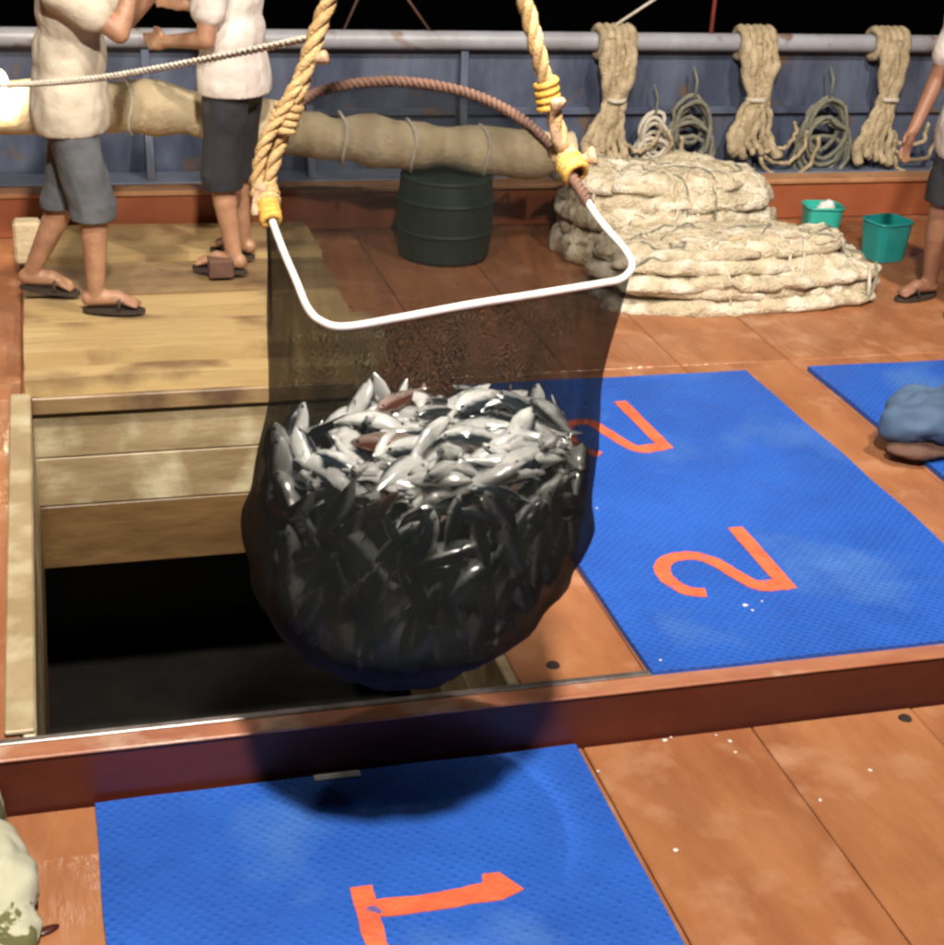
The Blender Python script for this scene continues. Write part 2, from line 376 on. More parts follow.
# hold under the hatch
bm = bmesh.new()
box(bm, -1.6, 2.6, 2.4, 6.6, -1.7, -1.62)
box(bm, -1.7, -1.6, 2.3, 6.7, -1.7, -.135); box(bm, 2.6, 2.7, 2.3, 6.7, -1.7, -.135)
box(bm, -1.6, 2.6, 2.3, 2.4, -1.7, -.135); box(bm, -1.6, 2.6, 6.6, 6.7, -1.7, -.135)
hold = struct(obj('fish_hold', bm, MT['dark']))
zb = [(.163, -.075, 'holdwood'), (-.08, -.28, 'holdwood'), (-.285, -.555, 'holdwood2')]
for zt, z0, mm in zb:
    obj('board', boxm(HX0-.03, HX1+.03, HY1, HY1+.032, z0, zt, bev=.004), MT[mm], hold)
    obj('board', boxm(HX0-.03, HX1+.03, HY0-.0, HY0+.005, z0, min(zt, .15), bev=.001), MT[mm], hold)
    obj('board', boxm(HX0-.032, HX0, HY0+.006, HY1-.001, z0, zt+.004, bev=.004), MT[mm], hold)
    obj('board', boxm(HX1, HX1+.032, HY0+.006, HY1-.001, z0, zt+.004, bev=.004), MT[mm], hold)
# lip boards round the hatch
hl = tag(obj('hatch_lip', boxm(HX0-.075, HX0-.002, HY0+.01, HY1+.03, DZ+.008, DZ+.022, bev=.004), MT['holdwood']), 'narrow tan wooden lip along the left side of the open hatch', 'hatch lip')

# ------------------------------------------------------------------ bulwark and rail
BY = 8.2
bw = thing('bulwark', 'dark blue painted bulwark with upright ribs and a round top rail behind the nets', 'bulwark', (0, BY, DZ))
hx = [PY(612, 40, BY).x, PY(752, 42, BY).x, PY(885, 44, BY).x]
sp_ = (hx[2]-hx[0])/2
obj('plate', boxm(-5, 9, .03, .06, 0, .80), MT['bulwark'], bw)
obj('ledge', boxm(-4.99, 8.99, -.22, .028, .002, .13, bev=.012), MT['ledge'], bw)
obj('top_rail', tubem([(-5+.5*k, -.02, .845) for k in range(29)], .052, 14), MT['rail'], bw, smooth=True)
for k in range(-8, 6):
    x = hx[0] + sp_*k + .0
    bm = bmesh.new()
    prof = [(-.16, .132), (.029, .132), (.029, .79), (-.03, .79), (-.05, .5)]
    vs_ = [[bm.verts.new((x+dx, y, z)) for (y, z) in prof] for dx in (-.02, .02)]
    for i in range(5): bm.faces.new((vs_[0][i], vs_[0][(i+1) % 5], vs_[1][(i+1) % 5], vs_[1][i]))
    bm.faces.new(vs_[0][::-1]); bm.faces.new(vs_[1])
    obj('rib', bm, MT['bulwark'], bw)
    # inset panel frame bars between ribs
    obj('stringer', boxm(x+.03, x+sp_-.03, -.005, .028, .43, .47, bev=.004), MT['bulwark'], bw)

# thin poles standing on the rail
zr = DZ+.895
a = PY(710, 40, BY-.02)
rp = tag(obj('red_pole', tubem([(a.x, BY-.02, zr), (a.x+.005, BY-.02, zr+.9)], .013, 8), MT['red'], smooth=True), 'thin red pole standing upright on the rail between two rope hanks', 'pole')
b_ = PY(603, 34, BY-.02)
tag(obj('stay_rope', tubem([(b_.x, BY-.03, zr), (a.x, BY-.04, zr+.43)], .009, 6), MT['rope_pale'], smooth=True), 'thin stay rope slanting from the rail up to the red pole', 'rope')
A_, B_, T_ = PY(344, 18, BY-.02), PY(430, 24, BY-.02), PY(377, -45, BY-.02)
af = thing('pole_frame', 'thin reddish A-shaped pole frame standing on the rail above the net bag', 'pole frame', (T_.x, BY-.02, zr))
for q in (A_, B_): obj('leg', tubem([(q.x-T_.x, 0, 0), (0, 0, T_.z-zr)], .008, 6), MT['brown'], af, smooth=True)

# ------------------------------------------------------------------ rope hanks on the rail
def wavy(pts, amp, seed):
    return [p + Vector((nz(i*.45+seed, 1.3), nz(i*.45+seed, 7.7), nz(i*.45+seed, 4.1)))*amp for i, p in enumerate(pts)]
def hank(x, label, s, mirror=1, m='hank', ln=1.0, wd=1.0, lean=0.0):
    t = thing('rope_hank', label, 'rope', (x, BY-.02, DZ+.845), 0, 'rope hanks tied on the rail')
    bm = bmesh.new()
    for k in range(5):
        c = -.085+.043*k
        tube(bm, [Vector((c+.01*nz(s, k), cos(q)*.078, sin(q)*.078)) + Vector((.012*nz(s+k, q), 0, 0)) for q in [2*pi*j/18 for j in range(18)]], .027+.004*nz(s, k, 3), 7, True)
    obj('wrapping', bm, MT[m], t, smooth=True)
    for k in range(6):
        c = -.075+.03*k
        pts = [(c, -.10, .02), (c*1.05, -.13, -.12), (c*.62, -.125, -.30), (c*1.1-.02*mirror, -.15, -.42), (c*1.5-.035*mirror, -.17, -.56), (c*1.6-.02*mirror+.02, -.19, -.66-.05*nz(k*3.7, s*5.1))]
        pts = [(a_*wd+lean*b_z*b_z, b_y, b_z*(ln if b_z < -.1 else 1)) for a_, b_y, b_z in pts]
        pts = wavy(catmull(pts, 6), .022, s*9+k*3.3)
        obj('strand', tubem(pts, lambda q, k=k: .026+.008*sin(q*9+k), 8), MT[m], t, smooth=True)
    bm = tubem([Vector((.055*cos(q)*.9, -.125+.05*sin(q), -.30+.01*nz(q, s))) for q in [2*pi*j/16 for j in range(16)]], .014, 7, True)
    obj('tie', bm, MT['rope_pale'], t, smooth=True)
    for k in range(3):       # slack loops at the foot
        r = .11+.035*k
        pts = [Vector((mirror*(.05 + r*(1-cos(q))), -.16-.012*k, -.48 - .13*sin(q)*(.8+.25*k) - .05*k)) for q in [pi*j/9*1.15 for j in range(10)]]
        obj('loop', tubem(wavy(catmull(pts, 3), .022, s*5+k), .013, 7), MT[m], t, smooth=True)
    return t
hank(hx[0], 'tan rope hank tied over the rail, nearest to the net bag', 1, wd=.95, ln=.97, lean=-.10)
hank(hx[1], 'tan rope hank tied over the rail, right of the red pole', 2, wd=1.12, ln=.93, lean=.06)
hank(hx[2], 'tan rope hank tied over the rail, nearest to the man at the right edge', 3, wd=.85, ln=1.0, lean=-.16)
hank(hx[0]-5*sp_-.2, 'tan rope hank tied over the rail, left of both standing men', 4, -1)
def coil(u, v, r, label, s, m='hank_grey'):
    c = PY(u, v, BY-.09)
    t = thing('rope_coil', label, 'rope coil', c, 0, 'rope coils hanging on the bulwark')
    for k in range(9):
        pts = [Vector((cos(q)*r*(.72+.06*k), -.02*((k*3) % 4), sin(q)*r*(1.05+.12*((k*5) % 4)) - .03*k)) for q in [2*pi*j/20 for j in range(20)]]
        pts = [p + Vector((nz(p.x*9, p.z*9, s+k*2), .3*nz(p.x*7, p.z*7, s+k), nz(p.x*9, p.z*9, 9+s+k)))*.035 for p in pts]
        obj('turn', tubem(pts, .014, 6, True), MT[m], t, smooth=True)
    top = r*1.35
    obj('hanger', tubem([(0, -.03, top-.05), (.01, -.02, top+.05), (.0, .03, min(top+.12, 1.0-c.z))], .007, 6), MT['hank_grey'], t, smooth=True)
coil(690, 120, .135, 'grey-green rope coil hanging below the red pole', 1)
coil(824, 122, .155, 'grey-green rope coil hanging between the two right-hand hanks', 2)
coil(652, 130, .10, 'small pale rope coil hanging just right of the first hank', 4, 'rope_pale')

# ------------------------------------------------------------------ timber sill, boards, spar and clutter at the back
sl = thing('timber_sill', 'long low reddish timber sill lying across the deck behind the men and nets', 'timber', (0, 7.5, DZ))
obj('face_board', boxm(-1.6, 5.0, -.03, .04, .002, .20, bev=.006), MT['sill'], sl)
obj('top_board', boxm(-1.61, 5.01, -.045, .10, .2005, .228, bev=.006), MT['silltop'], sl)

names = ['tan board laid nearest to the open hatch', 'second tan board from the open hatch', 'third tan board from the hatch, under the feet of the man in grey-blue shorts',
         'fourth tan board from the hatch, darker than the others', 'farthest tan board from the hatch, against the reddish sill']
ys = [5.40, 5.60, 5.97, 6.42, 6.90, 7.44]
for i in range(5):
    y0, y1 = ys[i], ys[i+1]-[.075, .04, .06, .04, .03][i]
    bm = bmesh.new()
    r = bmesh.ops.create_grid(bm, x_segments=24, y_segments=4, size=.5)
    th = .03; L_ = 1.34+.1*random.random()
    for v in bm.verts:
        fx, fy = v.co.x+.5, v.co.y+.5
        x = HX0-.02+fx*L_; y = y0 + fy*(y1-y0) + .012*nz(x*1.6, i*4.1+fy)
        v.co = (x, y, DZ+.062+.012*(nz(x*1.3, i*3.1)+nz(y*4, i*2.2))*.6 + [.012, .045, .006, -.004, .012][i])
    ext = bmesh.ops.extrude_face_region(bm, geom=bm.faces[:])
    for v in [g for g in ext['geom'] if isinstance(g, bmesh.types.BMVert)]: v.co.z = DZ+.002
    tag(obj('wooden_board', bm, MT[['tanwood', 'tanwood', 'tanwood', 'tandark', 'tanwood'][i]]), names[i], 'board', 'tan boards laid beyond the hatch')
# far coaming beneath the boards
tag(obj('hatch_end_beam', boxm(HX0-.0, HX1-.0, HY1-.032, HY1-.003, .115, DZ+.022, bev=.005), MT['tandark']), 'dark worn wooden edge along the far end of the open hatch', 'beam')

# soft cream roll (lashed netting) behind the men
rollpts = [(-1.1, 7.0, .93), (-.2, 7.0, .90), (.49, 7.0, .895), (1.137, 7.0, .775), (1.8, 7.0, .70), (2.5, 7.0, .655)]
rp_ = catmull(rollpts, 10)
rl = thing('net_roll', 'long cream roll of lashed netting lying level behind the two men', 'net roll', (0, 0, 0))
bm = tubem(wavy(rp_, .02, 3), lambda q: .112+.012*sin(q*37)+.008*sin(q*83), 18)
obj('roll', bm, MT['netroll'], rl, smooth=True)
for k in range(3, len(rp_)-2, 5):
    p = rp_[k]; obj('lashing', tubem([p + Vector((.01*sin(q*3), cos(q)*.125, sin(q)*.125)) for q in [2*pi*j/20 for j in range(20)]], .008, 6, True), MT['rope_pale'], rl, smooth=True)
# supports of the roll
tr = thing('trestle', 'plain wooden trestle under the left end of the cream roll', 'trestle', (-.75, 7.0, DZ))
obj('top_bar', boxm(-.05, .05, -.3, .3, .58, .645, bev=.004), MT['tanwood'], tr)
for sx in (-1, 1):
    for sy in (-1, 1):
        bm = boxm(-.025, .025, -.02, .02, 0, .60, bev=.003)
        for v in bm.verts: v.co.x += sx*(.04 + (.6-v.co.z)*.28); v.co.y += sy*.22
        obj('leg', bm, MT['tanwood'], tr)
dr = thing('plastic_drum', 'dark green plastic drum standing under the cream roll behind the net bag', 'drum', (1.86, 7.0, DZ))
prof = [(0, .0), (.20, .0), (.225, .02), (.235, .14), (.245, .15), (.235, .16), (.235, .29), (.245, .30), (.235, .31), (.225, .395), (.21, .41), (0, .41)]
bm = bmesh.new(); rings = [[bm.verts.new((r*cos(2*pi*k/28), r*sin(2*pi*k/28), z)) for k in range(28)] for r, z in prof[1:-1]]
for A, B in zip(rings, rings[1:]):
    for k in range(28): bm.faces.new((A[k], A[(k+1) % 28], B[(k+1) % 28], B[k]))
bm.faces.new(rings[0][::-1]); bm.faces.new(rings[-1])
obj('body', bm, MT['green'], dr)
obj('lid_ring', tubem([(.215*cos(2*pi*k/28), .215*sin(2*pi*k/28), .405) for k in range(28)], .014, 8, True), MT['green'], dr, smooth=True)

# ------------------------------------------------------------------ heaps of netting
def net_layer(rx_, ry_, th, s, n=150, scal=.07):
    bm = bmesh.new(); prof = [(.86, 0), (.96, .06), (.99, .2), (1.0, .4), (.99, .62), (.97, .8), (.93, .95), (.86, 1.05), (.78, 1.1), (.68, 1.13), (.57, 1.15), (.45, 1.15), (.32, 1.15), (.18, 1.15)]
    rings = []
    for j, (sc, zz) in enumerate(prof):
        ring = []
        for k in range(n):
            q = 2*pi*k/n; c, s_ = cos(q), sin(q)
            e = (abs(c)**3.2 + abs(s_)**3.2)**(-1/3.2)
            R = e*sc*(1 + scal*nz(c*3+s, s_*3, s) + .045*nz(c*9+s, s_*9, s*2) + .035*abs(nz(c*22+s, s_*22, zz*1.5+s)))
            x, y = c*R*rx_, s_*R*ry_
            z = zz*th + (.4*th*nz(x*5+s, y*7, s*3) + .3*th*nz(x*13+s, y*15, s) + .45*th*(.5-abs(nz(x*9+s, y*20+x*6, s*5))*2))*min(1, zz*1.2) + .25*th*sin(q*17+s)*(.3 < zz < .9)*.4
            ring.append(bm.verts.new((x, y, z)))
        rings.append(ring)
    for A, B in zip(rings, rings[1:]):
        for k in range(n): bm.faces.new((A[k], A[(k+1) % n], B[(k+1) % n], B[k]))
    bm.faces.new(rings[0][::-1])
    c = bm.verts.new(sum((v.co for v in rings[-1]), Vector())/n)
    for k in range(n): bm.faces.new((rings[-1][k], rings[-1][(k+1) % n], c))
    return bm
def heap(label, cx, cy, layers, s0, cords):
    t = thing('net_heap', label, 'fishing net', (cx, cy, DZ), 0, 'cream fishing nets heaped on deck')
    z = .002
    for i, (dx, dy, rx_, ry_, th) in enumerate(layers):
        o = obj('net_layer', net_layer(rx_, ry_, th, s0+i*2.7), MT['net'], t, loc=(dx, dy, z), smooth=True)
        o.rotation_euler = (random.uniform(-.04, .04), random.uniform(-.03, .03), random.uniform(-.06, .06)); z += th*.86
    top = z
    for k in range(cords):       # cords and fold ridges straying over the heap
        L0 = layers[min(len(layers)-1, k % len(layers))]
        zc = sum(l[4] for l in layers[:k % len(layers)+1])*.86 + .02
        ln = random.uniform(.3, .7); x0 = L0[0]-.85*L0[2]+random.random()*(1.7*L0[2]-ln)
        y0 = L0[1]-L0[3]*random.uniform(.55, 1.0)
        pts = [Vector((x0+ln*q/10, y0+.05*nz(q*.4, k*3.1+s0), zc-.035+.035*nz(q*.5, 5+k*2.1+s0))) for q in range(11)]
        if k % 2: continue
        obj('fold', tubem(pts, lambda q: .02+.016*sin(q*pi)+.005*sin(q*21+k), 8, flat=.7), MT['net'], t, smooth=True)
    dg = bpy.context.evaluated_depsgraph_get(); dg.update()
    trees = []
    for ch in list(t.children):
        if ch.name.startswith('net_layer'):
            mw = Matrix.LocRotScale(ch.location, ch.rotation_euler, None); me = ch.data
            trees.append(BVHTree.FromPolygons([mw @ v.co for v in me.vertices], [list(p.vertices) for p in me.polygons]))
    RX, RY = layers[0][2], layers[0][3]
    for k in range(34):
        x, y, a = random.uniform(-.95, .9)*RX, random.uniform(-.95, .5)*RY, random.gauss(0, .7)
        pts = []; turn = random.uniform(-.25, .25)
        for q in range(random.randint(9, 18)):
            zs_ = [h[0].z for h in (tr_.ray_cast(Vector((x, y, 2)), Vector((0, 0, -1))) for tr_ in trees) if h[0] is not None]
            if not zs_: break
            pts.append(Vector((x, y, max(zs_)+.003))); a += turn+random.gauss(0, .25); x += cos(a)*.03; y += sin(a)*.03
        if len(pts) > 4: obj('cord', tubem(catmull(pts, 2), random.uniform(.004, .009), 6), MT[random.choice(('net', 'hank', 'rope_pale', 'hank_grey'))], t, smooth=True)
    return t
heap('low wide heap of cream netting in front, at the edge of the open deck', 3.08, 6.30,
     [(.03, 0, .70, .34, .06), (.06, .02, .69, .32, .06), (.02, .01, .70, .31, .055), (.02, .04, .66, .29, .06), (-.03, .06, .60, .25, .055)], 3, 22)
heap('taller heap of cream netting behind, closest to the net bag', 3.0, 6.97,
     [(0, 0, .55, .36, .10), (.02, 0, .54, .34, .10), (.0, 0, .55, .33, .10), (.02, .0, .53, .31, .09), (.0, .02, .51, .29, .08)], 21, 22)

# ------------------------------------------------------------------ teal plastic tubs
def tub(label, loc, sx, sy, h, m, rot, fill):
    t = thing('plastic_tub', label, 'tub', loc, 0); t.rotation_euler = rot
    bm = bmesh.new(); n = 32; prof = [(.82, 0), (.84, .0), (.93, .5), (1, 1), (.93, 1.0), (.87, .5), (.78, .06)]
    rings = []
    for sc, zz in prof:
        ring = []
        for k in range(n):
            q = 2*pi*k/n; e = (abs(cos(q))**5+abs(sin(q))**5)**(-.2)
            ring.append(bm.verts.new((cos(q)*e*sc*sx, sin(q)*e*sc*sy, zz*h)))
        rings.append(ring)
    for A, B in zip(rings, rings[1:]):
        for k in range(n): bm.faces.new((A[k], A[(k+1) % n], B[(k+1) % n], B[k]))
    bm.faces.new(rings[0][::-1]); bm.faces.new(rings[-1])
    obj('body', bm, m, t, smooth=False)
    pts = []
    for k in range(n):
        q = 2*pi*k/n; e = (abs(cos(q))**5+abs(sin(q))**5)**(-.2); pts.append((cos(q)*e*sx, sin(q)*e*sy, h))
    obj('rim', tubem(pts, .008, 6, True), m, t, smooth=True)
    if fill:
        b = bmesh.new(); ellipsoid(b, (0, -.01, h*.75), (sx*.45, sy*.4, h*.4)); ellipsoid(b, (.03, 0, h*.9), (sx*.3, sy*.35, h*.3))
        tag(obj('white_lump', remesh(b, .008, 3, wob=.012, wscale=25), MT['white'], smooth=True), 'white lump poking out of the left teal tub', 'lump').matrix_world = t.matrix_basis
p1 = PZ(818, 236, DZ); p2 = PZ(890, 266, DZ)
tub('small teal plastic tub with a white lump in it, before the timber sill', (p1.x, 7.12, DZ+.003), .10, .085, .17, MT['teal'], (0, 0, radians(-8)), True)
tub('small deep teal plastic tub beside the right end of the net heap', (p2.x+.03, 6.72, DZ+.003), .11, .095, .20, MT['teal2'], (0, 0, radians(12)), False)

# ------------------------------------------------------------------ rubber mats with painted numbers
def ribbon(bm, pts, wd, z0, th, loc, closed=False):
    """flat painted stroke following points on the mat"""
    P = catmull([Vector((p.x-loc.x, p.y-loc.y, 0)) for p in pts], 6) if len(pts) > 2 else [Vector((pts[0].x-loc.x, pts[0].y-loc.y, 0)).lerp(Vector((pts[1].x-loc.x, pts[1].y-loc.y, 0)), q/8) for q in range(9)]
    n = len(P); L, R = [], []
    for i, p in enumerate(P):
        t = (P[min(i+1, n-1)]-P[max(i-1, 0)]).normalized(); s = Vector((-t.y, t.x, 0)); ww = wd*(.5+.08*nz(i*.7, wd*99, loc.x)); p = p + s*.0015*nz(i*1.3, wd*55)
        L.append((p+s*ww)); R.append((p-s*ww))
    tl = [bm.verts.new((v.x, v.y, z0+th)) for v in L]; tr_ = [bm.verts.new((v.x, v.y, z0+th)) for v in R]
    bl = [bm.verts.new((v.x, v.y, z0-.001)) for v in L]; br = [bm.verts.new((v.x, v.y, z0-.001)) for v in R]
    for i in range(n-1):
        bm.faces.new((tl[i], tr_[i], tr_[i+1], tl[i+1])); bm.faces.new((bl[i+1], tl[i+1], tl[i], bl[i])) if False else bm.faces.new((bl[i], bl[i+1], tl[i+1], tl[i]))
        bm.faces.new((tr_[i], tr_[i+1], br[i+1], br[i]))
    bm.faces.new((tl[0], bl[0], br[0], tr_[0])); bm.faces.new((tl[-1], tr_[-1], br[-1], bl[-1]))
def rmat(name, label, corners, z, th, s):
    c = sum(corners, Vector())/4; loc = Vector((c.x, c.y, z))
    N = 26; bm = bmesh.new(); g = [[None]*(N+1) for _ in range(N+1)]
    for i in range(N+1):
        for j in range(N+1):
            a, b = i/N, j/N
            p = corners[0].lerp(corners[1], a).lerp(corners[3].lerp(corners[2], a), b)-c
            edge = (i in (0, N)) or (j in (0, N))
            if edge: p += Vector((nz(p.x*3+s, p.y*3), nz(p.x*3, p.y*3+s), 0))*.008
            g[i][j] = bm.verts.new((p.x, p.y, th + .0015*nz(p.x*4, p.y*4, s) + (.004*abs(nz(p.x*2+s, p.y*2)) if edge else 0)))
    for i in range(N):
        for j in range(N): bm.faces.new((g[i][j], g[i+1][j], g[i+1][j+1], g[i][j+1]))
    ext = bmesh.ops.extrude_face_region(bm, geom=bm.faces[:])
    for v in [q for q in ext['geom'] if isinstance(q, bmesh.types.BMVert)]: v.co.z = .001
    t = thing('rubber_mat', label, 'mat', loc, 0, 'blue numbered mats on the hatch covers')
    obj('sheet', bm, MT['rubber'], t)
    return t, loc, th+.0015
def V(x, y): return Vector((x, y, 0))
t1, l1, z1 = rmat('m', 'blue rubber mat painted with an orange number 1 on the near deck', [V(0, .98), V(1.255, .96), V(1.262, 3.135-.01), V(.0, 3.118)], 0, .016, 2)
def at(pts, z): return [PZ(u, v, z) for u, v in pts]
bm = bmesh.new()
zz = .0175
ribbon(bm, at([(361, 886), (372, 928), (384, 968)], zz), .052, z1, .0012, l1)
ribbon(bm, at([(372, 908), (430, 902), (492, 890)], zz), .058, z1, .0016, l1)
# the flag of the 1
f = at([(482, 874), (499, 872), (524, 889), (503, 899), (484, 902)], zz)
top = [bm.verts.new((p.x-l1.x, p.y-l1.y, z1+.0020)) for p in f]; bot = [bm.verts.new((p.x-l1.x, p.y-l1.y, z1-.001)) for p in f]
bm.faces.new(top)
for i in range(len(f)): bm.faces.new((top[i], bot[i], bot[(i+1) % len(f)], top[(i+1) % len(f)]))
obj('number', bm, MT['numeral'], t1)

t2, l2, z2 = rmat('m', 'blue rubber mat painted with two orange number 2s beside the hatch', [V(1.49, 3.185), V(2.725, 3.19), V(2.715, 5.265), V(1.485, 5.27)], DZ, .02, 5)
zz = DZ+.022
two = [(706, 592), (687, 590), (668, 579), (662, 567), (670, 558), (691, 555), (712, 560), (738, 575), (757, 585), (772, 586)]
bm = bmesh.new()
ribbon(bm, at(two, zz), .05, z2, .0012, l2); ribbon(bm, at([(786, 584), (758, 585)], zz), .06, z2, .0016, l2); ribbon(bm, at([(789, 588), (735, 527)], zz), .052, z2, .0020, l2)
obj('number', bm, MT['numeral'], t2)
bm = bmesh.new()
P2 = at(two, zz); a0 = PZ(786, 584, zz); d0 = PZ(665, 447, zz)
sh = [d0 + (p-a0)*1.0 for p in P2]
ribbon(bm, at([(600, 454), (583, 449), (570, 438), (566, 428), (574, 422), (590, 422), (606, 431), (622, 441), (636, 448), (650, 449)], zz), .048, z2, .0012, l2)
ribbon(bm, at([(664, 446), (636, 449)], zz), .055, z2, .0016, l2); ribbon(bm, at([(667, 448), (620, 401)], zz), .05, z2, .0020, l2)
obj('number', bm, MT['numeral'], t2)
t3, l3, z3 = rmat('m', 'blue rubber mat at the right edge of the photo under a cloth bundle', [V(3.0, 3.19), V(4.22, 3.19), V(4.22, 5.25), V(3.0, 5.27)], DZ, .02, 9)

# ------------------------------------------------------------------ the net bag
zc = 2.85
n_rim = Vector((-.15, -.49, 1)).normalized(); p_rim = PY(470, 304, 2.55)
rim_px = [(470, 304), (540, 293), (600, 283), (622, 278), (632, 265), (624, 248), (600, 220), (578, 186), (556, 152), (520, 118), (480, 97), (440, 86), (395, 81), (350, 84), (313, 94), (290, 112),
          (275, 140), (266, 172), (268, 205), (280, 242), (296, 280), (308, 308), (322, 321), (345, 326), (400, 317)]
rim = [PP(u, v, p_rim, n_rim) for u, v in rim_px]
rimc = sum(rim, Vector())/len(rim)
rim_s = catmull(rim, 6, True)
NB = 96
def rim_at(q):          # rim point in direction q seen from its centre
    best = None
    for i in range(len(rim_s)):
        a, b = rim_s[i]-rimc, rim_s[(i+1) % len(rim_s)]-rimc
        d = Vector((cos(q), sin(q)))
        e = Vector((b.x-a.x, b.y-a.y)); det = d.x*(-e.y)+e.x*d.y
        if abs(det) < 1e-12: continue
        tt = (a.x*(-e.y)+e.x*a.y)/det; ss = (d.x*a.y-d.y*a.x)/det
        if tt > 0 and -1e-6 <= ss <= 1+1e-6: best = rimc + a.lerp(b, ss); 
    return best
rimq = [rim_at(2*pi*k/NB) for k in range(NB)]
sil = [(400, 272, 588), (470, 260, 582), (530, 253, 572), (570, 257, 548), (605, 275, 514), (632, 304, 480), (650, 334, 460), (660, 358, 448)]
levels = []
for v, ul, ur in sil:
    a, b = PY(ul, v, zc), PY(ur, v, zc)
    levels.append(((a.x+b.x)/2, zc+.0, (a.z+b.z)/2, (b.x-a.x)/2))
levels = [(p.x, zc, p.y, p.z) for p in catmull([(a, z_, r_) for a, _, z_, r_ in levels], 5)]
bot_ = PY(405, 668, zc)
def level_at(z):
    L = levels
    if z >= L[0][2]: return (L[0][0], L[0][1], L[0][3])
    for a, b in zip(L, L[1:]):
        if a[2] >= z >= b[2]:
            k = (a[2]-z)/(a[2]-b[2]); return tuple(a[i]+(b[i]-a[i])*k for i in (0, 1, 3))
    a = L[-1]; k = min(1, (a[2]-z)/max(1e-4, a[2]-bot_.z)); return (a[0]+(bot_.x-a[0])*k, a[1], a[3]*math.sqrt(max(0, 1-k*k)))
def ringpt(z, q, grow=1.0, lump=True):
    cx, cy, r = level_at(z)
    e = (abs(cos(q))**2.25+abs(sin(q))**2.25)**(-1/2.25)
    R = r*grow
    ry = min(R*1.02, .31)
    p = Vector((cx+cos(q)*e*R, cy+sin(q)*e*ry, z))
    if lump:
        k = .026*abs(nz(p.x*7, p.y*7, p.z*6)) + .014*abs(nz(p.x*17, p.y*17, p.z*13))
        p += Vector((cos(q), sin(q), 0))*k*min(1, max(0, (1.25-z)*3))
    return p
bag = thing('net_bag', 'big black fine-mesh net bag on a steel hoop, full of fish, hanging by ropes', 'net bag', (bot_.x, zc, bot_.z))
org = Vector((bot_.x, zc, bot_.z))
zt, rows = levels[0][2], []
for j in range(15):          # hoop down to the first level ring
    s_ = j/14
    row = []
    for k in range(NB):
        q = 2*pi*k/NB; a = rimq[k]; b = ringpt(zt, q)
        e = s_*s_*(3-2*s_)
        p = Vector((a.x+(b.x-a.x)*e, a.y+(b.y-a.y)*e, a.z+(b.z-a.z)*s_))
        fold = .008*sin(q*11+nz(q*2, 3)*4)*sin(pi*min(1, s_*1.2))*1.0 + .012*nz(p.x*4, p.y*4, p.z*3)*s_
        row.append(p + Vector((cos(q), sin(q), 0))*fold)
    rows.append(row)
zl = levels[-1][2]
for j in range(1, 34):
    k_ = j/33; z = zt + (bot_.z+.004-zt)*(sin(k_*pi/2)**.9)
    rows.append([ringpt(z, 2*pi*k/NB) for k in range(NB)])
bm = bmesh.new(); uvl = bm.loops.layers.uv.new('UVMap')
vv = [[bm.verts.new(p-org) for p in row] for row in rows]
dist = [0]
for j in range(1, len(rows)): dist.append(dist[-1] + sum((rows[j][k]-rows[j-1][k]).length for k in range(0, NB, 8))/(NB/8))
for j in range(len(rows)-1):
    for k in range(NB):
        fc = bm.faces.new((vv[j][k], vv[j][(k+1) % NB], vv[j+1][(k+1) % NB], vv[j+1][k]))
        for lp, (a, b) in zip(fc.loops, ((k, j), (k+1, j), (k+1, j+1), (k, j+1))): lp[uvl].uv = (a/NB, dist[b]/1.45)
cv = bm.verts.new(Vector((0, 0, -.004)))
for k in range(NB):
    fc = bm.faces.new((vv[-1][k], vv[-1][(k+1) % NB], cv))
    for lp in fc.loops: lp[uvl].uv = (k/NB, dist[-1]/1.45)
obj('netting', bm, MT['netbag'], bag, smooth=True)
hoop = obj('hoop', tubem([p-org for p in rim_s], .0075, 10, True), MT['steel'], bag, smooth=True)
# lacing of net to hoop
bm = bmesh.new(); P = [p-org for p in rim_s]; n = len(P)
lac = []
fr = frames(P, True)
for i in range(n):
    for s_ in range(4):
        q = (i*4+s_)*.9; p = P[i].lerp(P[(i+1) % n], s_/4); t_, a, b = fr[i]; lac.append(p + (a*cos(q)+b*sin(q))*.0115)
i0, i1 = int(len(rim_s)*6.6/25), int(len(rim_s)*17.3/25)
obj('lacing', ropem([p-org for p in rim_s[i0:i1]], .0118, pitch=.026, strands=2), MT['brown'], bag, smooth=True)
# bottom tie
obj('bottom_knot', tubem([(.02*cos(q)*(1+q*.05), .02*sin(q), -.006-.002*q) for q in [j*.5 for j in range(18)]], .008, 6), MT['netbag'], bag, smooth=True)

# bridle
att_l = PP(265, 190, p_rim, n_rim); att_r = PP(566, 158, p_rim, n_rim)
ring_ = PY(440, -300, zc+.02)
b1 = PY(322, 18, (att_l.y+ring_.y)/2)
bridle = thing('rope_bridle', 'twisted tan rope bridle carrying the hoop of the net bag', 'rope', ring_)
def rel(pts, o): return [Vector(p)-o for p in pts]
lp = catmull([att_l, PY(276, 150, att_l.y+.0), PY(296, 98, att_l.y-.005), b1, ring_], 14)
obj('rope', ropem(rel(lp, ring_), .017), MT['rope'], bridle, smooth=True)
lp2 = catmull([att_l+Vector((-.02, -.02, -.01)), PY(262, 150, att_l.y-.02), PY(285, 105, att_l.y-.02), PY(312, 55, att_l.y-.01), PY(323, 15, b1.y)], 14)
obj('rope', ropem(rel(lp2, ring_), .0135), MT['rope'], bridle, smooth=True)
rp2 = catmull([att_r, PY(552, 108, att_r.y), PY(538, 52, att_r.y-.01), PY(523, -5, (att_r.y*.7+ring_.y*.3)), ring_], 14)
obj('rope', ropem(rel(rp2, ring_), .017), MT['rope'], bridle, smooth=True)
